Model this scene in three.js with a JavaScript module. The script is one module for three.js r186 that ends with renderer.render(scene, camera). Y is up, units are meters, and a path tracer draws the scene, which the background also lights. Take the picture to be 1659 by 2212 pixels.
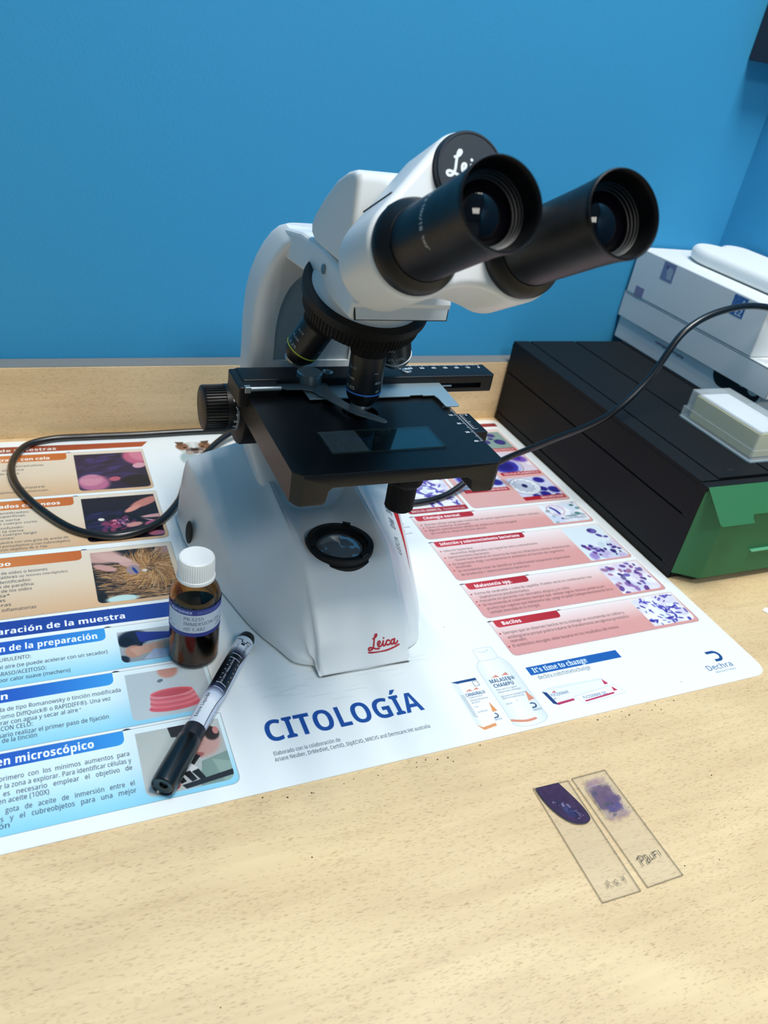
import * as THREE from 'three';
import { RoundedBoxGeometry } from 'three/addons/geometries/RoundedBoxGeometry.js';
import { DecalGeometry } from 'three/addons/geometries/DecalGeometry.js';
import { RectAreaLightUniformsLib } from 'three/addons/lights/RectAreaLightUniformsLib.js';
import { mergeGeometries, mergeVertices, toCreasedNormals } from 'three/addons/utils/BufferGeometryUtils.js';
import { Brush, Evaluator, SUBTRACTION } from 'three-bvh-csg';

// ---------- camera, light, exposure ----------
const scene = new THREE.Scene();
scene.background = new THREE.Color(0x000000);
const camera = new THREE.PerspectiveCamera(2 * Math.atan(1106 / 1696.33) * 180 / Math.PI, 1659 / 2212, 0.01, 30);
camera.position.set(0, 0.38416, 0);
camera.quaternion.setFromRotationMatrix(new THREE.Matrix4().makeBasis(
  new THREE.Vector3(0.911567, 0.152668, 0.381757),
  new THREE.Vector3(0.0865837, 0.836404, -0.541232),
  new THREE.Vector3(-0.401932, 0.526423, 0.749219)));
camera.focus = 0.52; camera.userData.fStop = 11;
scene.add(camera);
const renderer = new THREE.WebGLRenderer({ antialias: true });
renderer.toneMapping = THREE.LinearToneMapping;
renderer.toneMappingExposure = 1.03;
renderer.shadowMap.enabled = true;
RectAreaLightUniformsLib.init();
const CEIL = 1.85, FLOOR = -0.75, WALL_Z = -0.7435, WALL_X = 0.7915;   // desk top is y = 0
const LAMPS = [                                     // ceiling fittings with four tubes each: [x, z, intensity]
  [0.50, -0.12, 55],
  [0.35, 1.45, 30],
];
const TUBE_COLOR = 0xfff9f0;
for (const [lx, lz, power] of LAMPS) for (let k = 0; k < 4; k++) {
  const l = new THREE.RectAreaLight(TUBE_COLOR, power, 0.07, 0.57);
  l.position.set(lx + (k - 1.5) * 0.14, CEIL - 0.048, lz);
  l.rotation.x = -Math.PI / 2;
  l.castShadow = true;
  scene.add(l);
}

// ---------- helpers ----------
function rng(seed) { let s = seed >>> 0; return () => { s = (s + 0x6D2B79F5) | 0; let t = Math.imul(s ^ (s >>> 15), 1 | s); t = (t + Math.imul(t ^ (t >>> 7), 61 | t)) ^ t; return ((t ^ (t >>> 14)) >>> 0) / 4294967296; }; }
const V2 = (x, y) => new THREE.Vector2(x, y), V3 = (x, y, z) => new THREE.Vector3(x, y, z);
const YUP = V3(0, 1, 0);
function mesh(name, geo, mat, parent = scene) {
  const m = new THREE.Mesh(geo, mat); m.name = name; m.castShadow = m.receiveShadow = true; parent.add(m); return m;
}
function thing(name, label, category, [x, y, z] = [0, 0, 0], turn = 0) {
  const g = new THREE.Group(); g.name = name; g.position.set(x, y, z); g.rotation.y = turn;
  g.userData = { label, category }; scene.add(g); return g;
}
function structure(name, geo, mat, label) { const m = mesh(name, geo, mat); m.userData.kind = 'structure'; if (label) m.userData.label = label; return m; }
function box(w, h, d, x, y, z, r = 0) {
  const g = r ? new RoundedBoxGeometry(w, h, d, 3, r) : new THREE.BoxGeometry(w, h, d); g.translate(x, y, z); return g;
}
function span(x0, x1, y0, y1, z0, z1, r = 0) { return box(x1 - x0, y1 - y0, z1 - z0, (x0 + x1) / 2, (y0 + y1) / 2, (z0 + z1) / 2, r); }
function creased(g, angle) { return toCreasedNormals(g.scale(1000, 1000, 1000), angle).scale(.001, .001, .001); }   // that function groups vertices by hundredths of a unit
function lathe(pts, seg = 112, arc0 = 0) {           // pts: [radius, height]; creased at the corners of the profile
  const g = new THREE.LatheGeometry(pts.map(p => V2(p[0], p[1])), seg, arc0); return creased(g, 0.6);
}
function smoothLathe(pts, seg = 64, arc0 = 0) { return new THREE.LatheGeometry(pts.map(p => V2(p[0], p[1])), seg, arc0); }
function ribbed(pts, ribs, depth) {                 // lathe whose rows flagged 1 carry ribs along the axis
  const per = 4, n = ribs * per, pos = [], idx = [];
  pts.forEach(([r, y, f]) => { for (let i = 0; i <= n; i++) { const a = i / n * Math.PI * 2, k = i % per, rr = f && (k === 2 || k === 3) ? r - depth : r; pos.push(Math.sin(a) * rr, y, Math.cos(a) * rr); } });
  for (let j = 0; j + 1 < pts.length; j++) for (let i = 0; i < n; i++) { const a = j * (n + 1) + i, b = a + 1, c = a + n + 1, d = c + 1; idx.push(a, b, c, b, d, c); }
  const g = new THREE.BufferGeometry(); g.setAttribute('position', new THREE.Float32BufferAttribute(pos, 3)); g.setIndex(idx);
  return creased(g, 0.5);
}
function aim(o, dir, spin = 0) { o.quaternion.setFromUnitVectors(YUP, dir.clone().normalize()); if (spin) o.rotateY(spin); return o; }
function aimGeo(g, dir, at) { g.applyQuaternion(new THREE.Quaternion().setFromUnitVectors(YUP, dir.clone().normalize())); if (at) g.translate(at.x, at.y, at.z); return g; }
function extrude(pts, depth, bevel = 0, seg = 2) {  // shape in x/y, extruded along z from 0 to depth
  const s = pts instanceof THREE.Shape ? pts : new THREE.Shape(pts.map(p => V2(p[0], p[1])));
  return new THREE.ExtrudeGeometry(s, { depth: depth - 2 * bevel, bevelEnabled: bevel > 0, bevelThickness: bevel, bevelSize: bevel, bevelOffset: -bevel, bevelSegments: seg, curveSegments: 56 }).translate(0, 0, bevel);
}
function plate(pts, y0, thick, bevel = 0) {         // outline in x/z, lying flat, from y0 up
  return extrude(pts.map(([x, z]) => [x, -z]), thick, bevel).rotateX(-Math.PI / 2).translate(0, y0, 0);
}
function loft(rows, closed = true, caps = true) {   // rows of equal length -> one smooth skin
  const n = rows[0].length, pos = [], idx = [];
  for (const r of rows) for (const p of r) pos.push(p[0], p[1], p[2]);
  for (let j = 0; j + 1 < rows.length; j++) for (let i = 0; i < (closed ? n : n - 1); i++) { const a = j * n + i, b = j * n + (i + 1) % n, c = a + n, d = b + n; idx.push(a, b, c, b, d, c); }
  if (caps) for (const j of [0, rows.length - 1]) {
    const c = [0, 0, 0]; for (const p of rows[j]) for (let k = 0; k < 3; k++) c[k] += p[k] / n;
    const o = pos.length / 3; pos.push(...c);
    for (let i = 0; i < n; i++) { const a = j * n + i, b = j * n + (i + 1) % n; j ? idx.push(a, b, o) : idx.push(b, a, o); }
  }
  const g = new THREE.BufferGeometry(); g.setAttribute('position', new THREE.Float32BufferAttribute(pos, 3)); g.setIndex(idx);
  return g;
}
function orient(g) {                                // make the faces look outwards
  g = g.index ? g : mergeVertices(g); const p = g.attributes.position, ix = g.index.array; let vol = 0;
  const a = V3(), b = V3(), c = V3();
  for (let i = 0; i < ix.length; i += 3) { a.fromBufferAttribute(p, ix[i]); b.fromBufferAttribute(p, ix[i + 1]); c.fromBufferAttribute(p, ix[i + 2]); vol += a.dot(b.cross(c)); }
  if (vol < 0) for (let i = 0; i < ix.length; i += 3) { const t = ix[i]; ix[i] = ix[i + 1]; ix[i + 1] = t; }
  g.computeVertexNormals(); return g;
}
function chaikin(p, times) {
  for (let t = 0; t < times; t++) { const q = [p[0]]; for (let i = 0; i + 1 < p.length; i++) { const a = p[i], b = p[i + 1]; q.push(a.map((v, k) => v * .75 + b[k] * .25), a.map((v, k) => v * .25 + b[k] * .75)); } q.push(p[p.length - 1]); p = q; } return p;
}
function merge(list) { return mergeGeometries(list.map(g => { g = g.index ? g.toNonIndexed() : g; for (const k of Object.keys(g.attributes)) if (!['position', 'normal', 'uv'].includes(k)) g.deleteAttribute(k); if (!g.attributes.uv) g.setAttribute('uv', new THREE.Float32BufferAttribute(new Float32Array(g.attributes.position.count * 2), 2)); return g; })); }
function tube(points, r, seg, radial = 14) { return new THREE.TubeGeometry(new THREE.CatmullRomCurve3(points.map(p => V3(...p)), false, 'centripetal'), seg, r, radial, false); }
function canvasTex(w, h, draw, srgb = true) {
  const c = document.createElement('canvas'); c.width = w; c.height = h; const g = c.getContext('2d'); draw(g, w, h);
  const t = new THREE.CanvasTexture(c); if (srgb) t.colorSpace = THREE.SRGBColorSpace; t.anisotropy = 8; return t;
}
function tileNoise(seed, n) { const r = rng(seed), a = new Float32Array(n * n); for (let i = 0; i < a.length; i++) a[i] = r(); const f = t => t * t * (3 - 2 * t);
  return (x, y) => { x = ((x % n) + n) % n; y = ((y % n) + n) % n; const i = x | 0, j = y | 0, u = f(x - i), v = f(y - j), i1 = (i + 1) % n, j1 = (j + 1) % n; return (a[j * n + i] * (1 - u) + a[j * n + i1] * u) * (1 - v) + (a[j1 * n + i] * (1 - u) + a[j1 * n + i1] * u) * v; }; }
function dataTex(w, h, fn, srgb = true, ch = 3) {
  const d = new Uint8Array(w * h * 4); let o = 0; const c = [0, 0, 0];
  for (let y = 0; y < h; y++) for (let x = 0; x < w; x++) { fn(x, y, c); for (let k = 0; k < 3; k++) d[o + k] = Math.max(0, Math.min(255, ch === 1 ? c[0] : c[k])); d[o + 3] = 255; o += 4; }
  const t = new THREE.DataTexture(d, w, h); t.magFilter = THREE.LinearFilter; t.minFilter = THREE.LinearMipmapLinearFilter; t.generateMipmaps = true; t.wrapS = t.wrapT = THREE.RepeatWrapping; if (srgb) t.colorSpace = THREE.SRGBColorSpace; t.needsUpdate = true; return t;
}
function planarUV(g, fu, fv) {                       // uv from position
  const p = g.attributes.position, uv = new Float32Array(p.count * 2); for (let i = 0; i < p.count; i++) { const x = p.getX(i), y = p.getY(i), z = p.getZ(i); uv[2 * i] = fu(x, y, z); uv[2 * i + 1] = fv(x, y, z); }
  g.setAttribute('uv', new THREE.BufferAttribute(uv, 2)); return g;
}
const std = (color, roughness = 0.5, metalness = 0, extra = {}) => new THREE.MeshStandardMaterial({ color, roughness, metalness, ...extra });
const phys = (color, roughness, extra) => new THREE.MeshPhysicalMaterial({ color, roughness, ...extra });

// ---------- materials ----------
const grainBump = (() => { const n1 = tileNoise(5, 64), n2 = tileNoise(6, 16); return dataTex(512, 512, (x, y, c) => { c[0] = 128 + 110 * (n1(x / 4, y / 4) - .5) + 60 * (n2(x / 32, y / 32) - .5); }, false, 1); })();
const M = {
  white: phys(0xe9ecec, 0.38, { clearcoat: 0.25, clearcoatRoughness: 0.3 }),
  whiteSoft: std(0xdfe3e4, 0.5),
  panel: phys(0xa9b6bb, 0.28, { clearcoat: 0.3, clearcoatRoughness: 0.15 }),
  seam: std(0x14181b, 0.7),
  black: phys(0x08090c, 0.42, { specularIntensity: 0.7 }),
  blackMatte: phys(0x0a0b0d, 0.55, { specularIntensity: 0.6 }),
  rubber: std(0x0a0b0d, 0.55),
  stage: phys(0x07090c, 0.36, { specularIntensity: 0.75 }),
  steel: std(0xa8b2b4, 0.34, 0.85),
  steelDark: std(0x848d8f, 0.38, 0.7),
  steelPlate: std(0xb9ccd0, 0.42, 0.75),
  lens: phys(0x07060c, 0.03, { ior: 1.5, specularIntensity: 0.6 }),
  glass: phys(0xffffff, 0.02, { transmission: 1, thickness: 0.001, ior: 1.5 }),
  slideGlass: phys(0xeef6f4, 0.03, { transmission: 1, thickness: 0, ior: 1.5 }),
  glassEdge: phys(0x3a4640, 0.12, { transparent: true, opacity: 0.34 }),
  cable: phys(0x0b0c0f, 0.33, { clearcoat: 0.4, clearcoatRoughness: 0.2 }),
  cardWhite: std(0xe4e9ea, 0.6),
  cardBlack: phys(0x0f1215, 0.58, { specularIntensity: 0.5 }),
};

// ---------- room ----------
const wallBump = grainBump.clone(); wallBump.repeat.set(10, 10);
const blueWall = std(0x3398ca, 0.72, 0, { bumpMap: wallBump, bumpScale: 0.00015 });
const paleWall = std(0xd6dcdd, 0.85), ceilingMat = std(0xe6e9ea, 0.9), floorMat = std(0x8d9296, 0.6);
const RX0 = -2.4, RZ1 = 3.0;
const back = planarUV(span(RX0 - .1, WALL_X + .1, FLOOR - .1, CEIL + .1, WALL_Z - .1, WALL_Z), (x, y) => x / 2, (x, y) => y / 2);
structure('wall_back', back, blueWall, 'blue painted wall behind the desk');
structure('wall_right', planarUV(span(WALL_X, WALL_X + .1, FLOOR - .1, CEIL + .1, WALL_Z - .1, RZ1 + .1), (x, y, z) => z / 2, (x, y) => y / 2), blueWall, 'blue painted side wall meeting the corner');
structure('wall_left', span(RX0 - .1, RX0, FLOOR - .1, CEIL + .1, WALL_Z, RZ1 + .1), paleWall);
structure('wall_front', span(RX0, WALL_X, FLOOR - .1, CEIL + .1, RZ1, RZ1 + .1), paleWall);
structure('floor', span(RX0, WALL_X, FLOOR - .1, FLOOR, WALL_Z, RZ1), floorMat);
structure('ceiling', span(RX0, WALL_X, CEIL, CEIL + .1, WALL_Z, RZ1), ceilingMat);
const tubeGlow = std(0xffffff, 0.4, 0, { emissive: 0xf2fbff, emissiveIntensity: 4 });
LAMPS.forEach(([lx, lz], i) => {
  const t = thing(i ? 'ceiling_light_001' : 'ceiling_light', i ? 'four-tube ceiling light further back in the room' : 'four-tube ceiling light above the desk', 'ceiling light', [lx, CEIL, lz]);
  mesh('housing', merge([span(-.3, .3, -.012, -.001, -.3, .3), span(-.31, -.295, -.04, -.001, -.31, .31), span(.295, .31, -.04, -.001, -.31, .31), span(-.31, .31, -.04, -.001, -.31, -.295), span(-.31, .31, -.04, -.001, .295, .31)]), std(0xe8eaea, 0.5), t);
  for (let k = 0; k < 4; k++) mesh('tube', new THREE.CylinderGeometry(.013, .013, .57, 20).rotateX(Math.PI / 2).translate((k - 1.5) * .14, -.028, 0), tubeGlow, t);
});

// ---------- desk ----------
const woodTex = (() => {
  const N = 2048, a = tileNoise(11, 8), b = tileNoise(12, 16), c2 = tileNoise(13, 64), st = tileNoise(14, 256), cl = tileNoise(15, 32);
  const fleck = new Float32Array(N * N), r = rng(77);
  for (let k = 0; k < 95000; k++) {                  // short dark pores of beech
    const x = r() * N, y = r() * N, len = 4 + r() * 11, s = (r() - .5) * .09, w = .15 + r() * .5, dens = b(x / 128 + 3, y / 128);
    if (dens < .3 * r()) continue;
    for (let i = 0; i < len; i++) { const px = ((x + i) | 0) % N, py = (((y + i * s) | 0) + N) % N; const e = Math.sin((i + .5) / len * Math.PI); fleck[py * N + px] += w * e; if (w > .55) fleck[((py + 1) % N) * N + px] += w * e * .5; }
  }
  return dataTex(N, N, (x, y, c) => {
    const u = x / N * 8, v = y / N * 8;              // texture cell = 0.6 m
    const warp = (a(u * .5, v) - .5) * 1.6 + (b(u, v * 2) - .5) * .5;
    const ring = .5 + .5 * Math.sin((v * 2.0 + warp * 2.4) * 6.283 / 2);
    const streak = st(u * 1.5, v * 32) * .6 + c2(u * 2, v * 8) * .4;
    const cloud = cl(u * 1, v * 4);
    const f = Math.min(1, fleck[y * N + x]);
    const k = 1 + (ring - .5) * .04 + (streak - .5) * .055 + (cloud - .5) * .015 - f * .19;
    c[0] = 230 * k; c[1] = 201 * (k - (1 - k) * .25); c[2] = 155 * (k - (1 - k) * .45);
  });
})();
const desk = thing('desk', 'light beech laminate desk with raised back strip along the blue wall', 'desk');
const woodTop = phys(0xffffff, 0.42, { map: woodTex, clearcoat: 0.12, clearcoatRoughness: 0.35 });
const DX0 = -0.75, DZ1 = 0.02;
mesh('desktop', planarUV(span(DX0, WALL_X - .001, -.03, 0, WALL_Z + .001, DZ1), (x, y, z) => (x * .995 + z * .1 + .13) / .6, (x, y, z) => (z * .995 - x * .03 - y + .05) / .6), woodTop, desk);
const strip = woodTex.clone(); strip.offset.set(.37, .23);
mesh('back_strip', planarUV(span(DX0, WALL_X - .001, 0, .0712, WALL_Z + .001, -.7235, .0006), (x, y, z) => x / .6, (x, y, z) => (y + z * .5) / .6), phys(0xffffff, 0.42, { map: strip, clearcoat: 0.12, clearcoatRoughness: 0.35 }), desk);
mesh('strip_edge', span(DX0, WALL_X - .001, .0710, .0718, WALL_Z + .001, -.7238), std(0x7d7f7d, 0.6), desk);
for (const x of [DX0 + .02, WALL_X - .05]) mesh('side_panel', span(x, x + .025, FLOOR, -.03, -.70, -.06), std(0xcaa878, 0.55), desk);

// ---------- poster laid on the desk ----------
const PX0 = -0.08, PZ0 = -0.7155, PW = 591.5, PH = 438;      // millimetres
const posterTex = canvasTex(2048, 1516, (g, W, H) => {
  const k = W / PW, r = rng(4242); g.scale(k, k);
  g.fillStyle = '#f4f9f9'; g.fillRect(0, 0, PW, PH);
  const T = (s, u, v, size, { w = 0, f = 'sans-serif', b = '', c = '#26282c', al = 'left', max = 0 } = {}) => {
    g.save(); g.font = `${b} ${size * 10}px ${f}`; g.fillStyle = c; g.textAlign = al; g.translate(u, v); let sx = .1; const m = g.measureText(s).width * .1; if (w && m > 0) sx *= w / m; g.scale(sx, .1); g.fillText(s, 0, 0); g.restore();
  };
  const rr = (x, y, w, h, tl, tr, br, bl) => { g.beginPath(); g.moveTo(x + tl, y); g.lineTo(x + w - tr, y); g.quadraticCurveTo(x + w, y, x + w, y + tr); g.lineTo(x + w, y + h - br); g.quadraticCurveTo(x + w, y + h, x + w - br, y + h); g.lineTo(x + bl, y + h); g.quadraticCurveTo(x, y + h, x, y + h - bl); g.lineTo(x, y + tl); g.quadraticCurveTo(x, y, x + tl, y); g.closePath(); };
  const lin = (x0, y0, x1, y1, ...st) => { const q = g.createLinearGradient(x0, y0, x1, y1); st.forEach((s, i) => q.addColorStop(i / (st.length - 1), s)); return q; };
  const clip = (x, y, w, h, rad, fn) => { g.save(); rr(x, y, w, h, rad[0], rad[1], rad[2], rad[3]); g.clip(); g.translate(x, y); fn(w, h); g.restore(); };
  const blob = (x, y, rx, ry, rot, c) => { g.save(); g.translate(x, y); g.rotate(rot); g.scale(rx, ry); const q = g.createRadialGradient(0, 0, 0, 0, 0, 1); q.addColorStop(0, c); q.addColorStop(.72, c); q.addColorStop(1, c.slice(0, 7) + '00'); g.fillStyle = q; g.beginPath(); g.arc(0, 0, 1, 0, 7); g.fill(); g.restore(); };
  const oval = (x, y, rx, ry, rot, c, line) => { g.save(); g.translate(x, y); g.rotate(rot); g.scale(rx, ry); g.beginPath(); g.arc(0, 0, 1, 0, 7); g.restore(); if (c) { g.fillStyle = c; g.fill(); } if (line) { g.strokeStyle = line; g.lineWidth = .5; g.stroke(); } };
  const poly = (c, ...p) => { g.fillStyle = c; g.beginPath(); p.forEach((q, i) => i ? g.lineTo(q[0], q[1]) : g.moveTo(q[0], q[1])); g.closePath(); g.fill(); };
  const curve = (c, w, ...p) => { g.strokeStyle = c; g.lineWidth = w; g.lineCap = 'round'; g.beginPath(); g.moveTo(...p[0]); for (let i = 1; i + 1 < p.length; i++) g.quadraticCurveTo(p[i][0], p[i][1], (p[i][0] + p[i + 1][0]) / 2, (p[i][1] + p[i + 1][1]) / 2); g.lineTo(...p[p.length - 1]); g.stroke(); };
  // -- left column: card with tab, gradient body and photo
  const card = (y0, y1, x1, tabX, tabH, body, tab, title, tu, tv, tsz, tw) => {
    g.fillStyle = lin(0, y0, 0, y1, ...body); rr(6, y0, x1 - 6, y1 - y0, 1, 1, 6, 6); g.fill(); g.strokeStyle = '#8f9a9c'; g.lineWidth = .35; g.stroke();
    g.fillStyle = lin(6, 0, tabX, 0, ...tab); rr(6, y0, tabX - 6, tabH, 1, 1, 5, 1); g.fill();
    g.fillStyle = '#16213a'; g.beginPath(); g.moveTo(tabX - .5, y0); g.quadraticCurveTo(tabX + 2, y0 - 2.2, tabX + 5, y0); g.fill();
    if (title) T(title, tu, tv, tsz, { w: tw, b: 'bold', c: '#ffffff' });
  };
  const OR = ['#e9dcc9', '#e7d3b8', '#dcb48a'], OT = ['#e8a05a', '#d87f3e', '#c9692c'], BL = ['#eefafd', '#d5f1fb', '#8fd6f2'], BT = ['#2a3ea6', '#2a63c4', '#3b9de6'];
  poly(lin(0, 0, 180, 0, '#8c3a22', '#b4532c'), [6, 9.5], [184, 12], [177.5, 21.5], [6, 22.5]);
  T('de muestras', 53, 19.6, 7.5, { w: 48, b: 'bold', c: '#ece4dc' });
  card(26.5, 99.5, 177, 108.5, 12.5, OR, OT, 'ografía con celo', 47, 36.8, 7, 47.5);
  card(103.5, 177, 177, 108.5, 13.5, OR, OT, 'pados cutáneos', 47, 114, 7.4, 51);
  card(183, 254.5, 176.5, 108, 12.5, OR, OT, 'po', 49, 193.4, 7.4, 9.5);
  [['descamativas', 47.6, 88.5], ['o alopécica', 54, 72], ['o de sarna', 60, 68], ['o RAPIDIFF®', 85.4, 87.7], ['objetivo de inmersión', 91.4, 90]].forEach(([s, v, ue]) => T(s, ue, v, 4.2, { al: 'right' }));
  [['dentificados:', 123, 74], ['superficial:', 128, 71], ['de sarna', 133.4, 66.5], ['ex de cuerpo corto', 138.4, 79], ['profundo:', 144.6, 69], ['de la sarna', 149.4, 68.5], ['ex de cuerpo largo', 153.8, 78], ['iones:', 158.8, 62]].forEach(([s, v, ue]) => T(s, ue, v, 4.3, { al: 'right' }));
  T('muestra con una gota de aceite de', 48, 164.6, 4.3, { w: 52.5 }); T('n el portaobjetos y con cubreobjetos', 46.5, 169.6, 4.3, { w: 55 }); T('ón con objetivo 4x o 10x', 46.5, 174.2, 4.3, { w: 38 });
  T('a de oídos o lesiones', 48.5, 203.8, 4.9, { w: 34.5 }); T('dativas', 48.5, 208.8, 4.9, { w: 14 }); T('(ej: lesiones interdigitales)', 63.5, 208.8, 3.7, { w: 33 });
  T('identificados:', 48.5, 214.6, 4.9, { w: 23 }); T('te de parafina:', 48.5, 219.8, 4.9, { w: 25 }); T('s de los oídos', 48.5, 224.8, 4.9, { w: 23 }); T('gía*', 48, 230, 4.9); T('ias', 48, 235.2, 4.9); T('uras', 48, 240.6, 4.9); T('s inflamatorias', 48.5, 246.4, 4.9, { w: 25 });
  poly('#24459c', [6, 256.6], [186, 258.4], [180, 274.6], [6, 273]);
  T('Preparación de la muestra', 30.5, 270, 8.2, { w: 100, b: 'bold', c: '#ffffff' });
  card(277.5, 319.5, 176.5, 115, 12.4, BL, BT, 'n de la preparación', 49, 287.2, 8, 61);
  card(322, 370.3, 175, 115, 10.6, BL, BT, 'n', 49, 330.2, 7.6, 5);
  card(372.4, 427.6, 174, 115.2, 10.6, BL, BT, 'en microscópico', 46, 381, 8.2, 52.5);
  T('URULENTO:', 49, 296.2, 4.5, { w: 19 }); T('al aire (se puede acelerar con un secador)', 48.5, 302.8, 4.9, { w: 66 }); T('GRASO/ACEITOSO:', 47.5, 309.2, 4.5, { w: 29 }); T('por calor suave (mechero)', 48.5, 314.8, 4.9, { w: 42 });
  T('ada de tipo Romanowsky o tinción modificada', 46, 340, 4.9, { w: 72.5 }); T('como DiffQuick® o RAPIDIFF®). Una vez', 48, 345.6, 4.9, { w: 63.5 }); T('arar con agua y secar al aire', 47, 350.6, 4.9, { w: 45 }); T('CON CELO:', 49, 355.2, 4.5, { w: 17.5 }); T('sario realizar el primer paso de fijación', 48, 360.4, 4.9, { w: 61 }); T('de la tinción', 49.5, 364.4, 4.9, { w: 19 });
  T('primero  con  los  mínimos  aumentos  para', 47.6, 392, 4.9, { w: 69.2 }); T('r la zona a explorar. Para identificar células y', 48, 397.2, 4.9, { w: 69 }); T('es   necesario   emplear   el   objetivo   de', 49.5, 402.4, 4.9, { w: 67.5 }); T('en aceite (100X)', 47, 407, 4.9, { w: 25.5 }); T('gota   de   aceite   de   inmersión   entre   el', 50.5, 413.2, 4.9, { w: 66.4 }); T('s   y   el   cubreobjetos   para   una   mejor', 48, 418.4, 4.9, { w: 69 }); T('ón', 47, 422.8, 4.9);
  // printed photos
  clip(114.7, 31.5, 60.5, 64, [0, 0, 5, 5], (w, h) => {
    g.fillStyle = '#231d3c'; g.fillRect(0, 0, w, h);
    for (let i = 0; i < 60; i++) blob(r() * w, r() * h * .8 + 4, 4 + r() * 9, 1 + r() * 3, -.3, ['#3a3270', '#4b4590', '#2a2450', '#1b1626'][r() * 4 | 0] + '70');
    blob(50, 52, 16, 12, 0, '#14101c');
    blob(54, 10, 13, 17, -.35, '#c0607f'); blob(57, 6, 9, 13, -.3, '#d67f96'); oval(55, 25.5, 6, 4.5, -.3, '#d9a0ae'); 
    blob(13, 52, 15, 16, -.4, '#b8688c'); blob(11, 47, 12, 11, -.4, '#cf8aa0'); blob(31, 47, 6, 4.5, -.2, '#b85a70'); for (let i = 0; i < 4; i++) curve('#a8577b', .5, [4 + i * 4, 44 - i], [9 + i * 4, 40], [15 + i * 4, 45]);
  });
  clip(114.4, 108.5, 60, 65, [0, 0, 5, 5], (w, h) => {
    g.fillStyle = '#17121f'; g.fillRect(0, 0, w, h);
    for (let i = 0; i < 26; i++) blob(r() * w * .5, 24 + r() * 26, 3 + r() * 6, 1 + r() * 2, -.2, '#2f2c66' + '60');
    for (let i = 0; i < 46; i++) blob(14 + r() * 26, 34 + r() * 16 + (r() - .5) * 6, 1 + r() * 4, .8 + r() * 2.2, -.5, ['#6d3563', '#8e2f52', '#b04a6a', '#503060'][r() * 4 | 0] + 'a0');
    for (let i = 0; i < 40; i++) oval(28 + (r() - .5) * 14, 40 + (r() - .5) * 8, .3 + r() * .5, .3 + r() * .4, 0, '#e59aa8');
    oval(13, 34, 2.6, 2.1, .3, '#e6e2d0'); blob(51, 12, 17, 6, -.55, '#c98074'); blob(40, 21, 10, 3.6, -.6, '#d69080'); blob(60, 34, 18, 3, -.05, '#d8a0a0'); poly('#0c0a10', [34, 27], [52, 41], [50, 45], [33, 30]); poly('#d8b8b8', [45, 37], [56, 41], [54, 42.4]); blob(38, 45, 8, 3.6, -.2, '#cf9088'); blob(54, 46, 9, 6, 0, '#b2567a'); blob(54, 60, 8, 4, 0, '#b66a84');
  });
  clip(114, 188, 58.5, 62.5, [0, 0, 5, 5], (w, h) => {
    g.fillStyle = '#2a2422'; g.fillRect(0, 0, w, h); blob(56, 5, 9, 7, 0, '#b08c84');
    for (let i = 0; i < 700; i++) { const x = r() * w, y = 18 + r() * 44; curve(['#b98852', '#8f6238', '#d0a878', '#6b4a2c', '#c99a66'][r() * 5 | 0], .2 + r() * .3, [x, y], [x + 3, y + (r() - .5) * 3], [x + 6 + r() * 5, y + (r() - .3) * 5]); }
    for (let i = 0; i < 760; i++) { const a = r() * 6.28, q = 3 + r() * 15; curve(['#a8743f', '#c99455', '#7d542c', '#dcb782'][r() * 4 | 0], .22 + r() * .3, [42 + Math.cos(a) * q, 26 + Math.sin(a) * q * 1.1], [42 + Math.cos(a + .2) * (q + 3), 26 + Math.sin(a + .2) * (q + 3)], [42 + Math.cos(a + .3) * (q + 7), 26 + Math.sin(a + .3) * (q + 7) * 1.2]); }
    blob(2, 3, 26, 12, .35, '#caa096'); blob(17, 10, 18, 5.5, .5, '#d3aca2'); blob(9, 21, 11, 4, .5, '#c89a90'); blob(27, 20, 9, 3.4, .35, '#caa29a'); blob(29, 27, 6, 7, 0, '#9f8a90'); oval(30, 28, 1.2, 4.5, -.3, '#27418f'); oval(37, 29, 2, 1.4, 0, '#e6e4e4');
    blob(3, 58, 5, 9, 0, '#1c1a1a'); blob(17, 60, 13, 5, 0, '#bfe0de');
  });
  clip(122.3, 284, 48, 31, [0, 0, 3, 5], (w, h) => { g.fillStyle = lin(0, 0, 0, h, '#b5bec2', '#8c979d'); g.fillRect(0, 0, w, h); blob(10, 8, 12, 9, 0, '#171d33'); blob(5, 11, 6, 6, 0, '#0e1220'); poly('#27348a', [12, 2], [40, 7], [40, 12], [14, 13]); poly('#121628', [8, 12], [16, 13], [13, 22], [8, 20]); blob(9, 21, 7, 7, .2, '#b98b74'); poly('#c79c86', [6, 18], [36, 13], [37, 20], [10, 26]); poly('#aeb9d2', [14, 30], [22, 21], [38, 25], [38, 31]); blob(0, 28, 6, 5, 0, '#1f2430'); });
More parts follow.
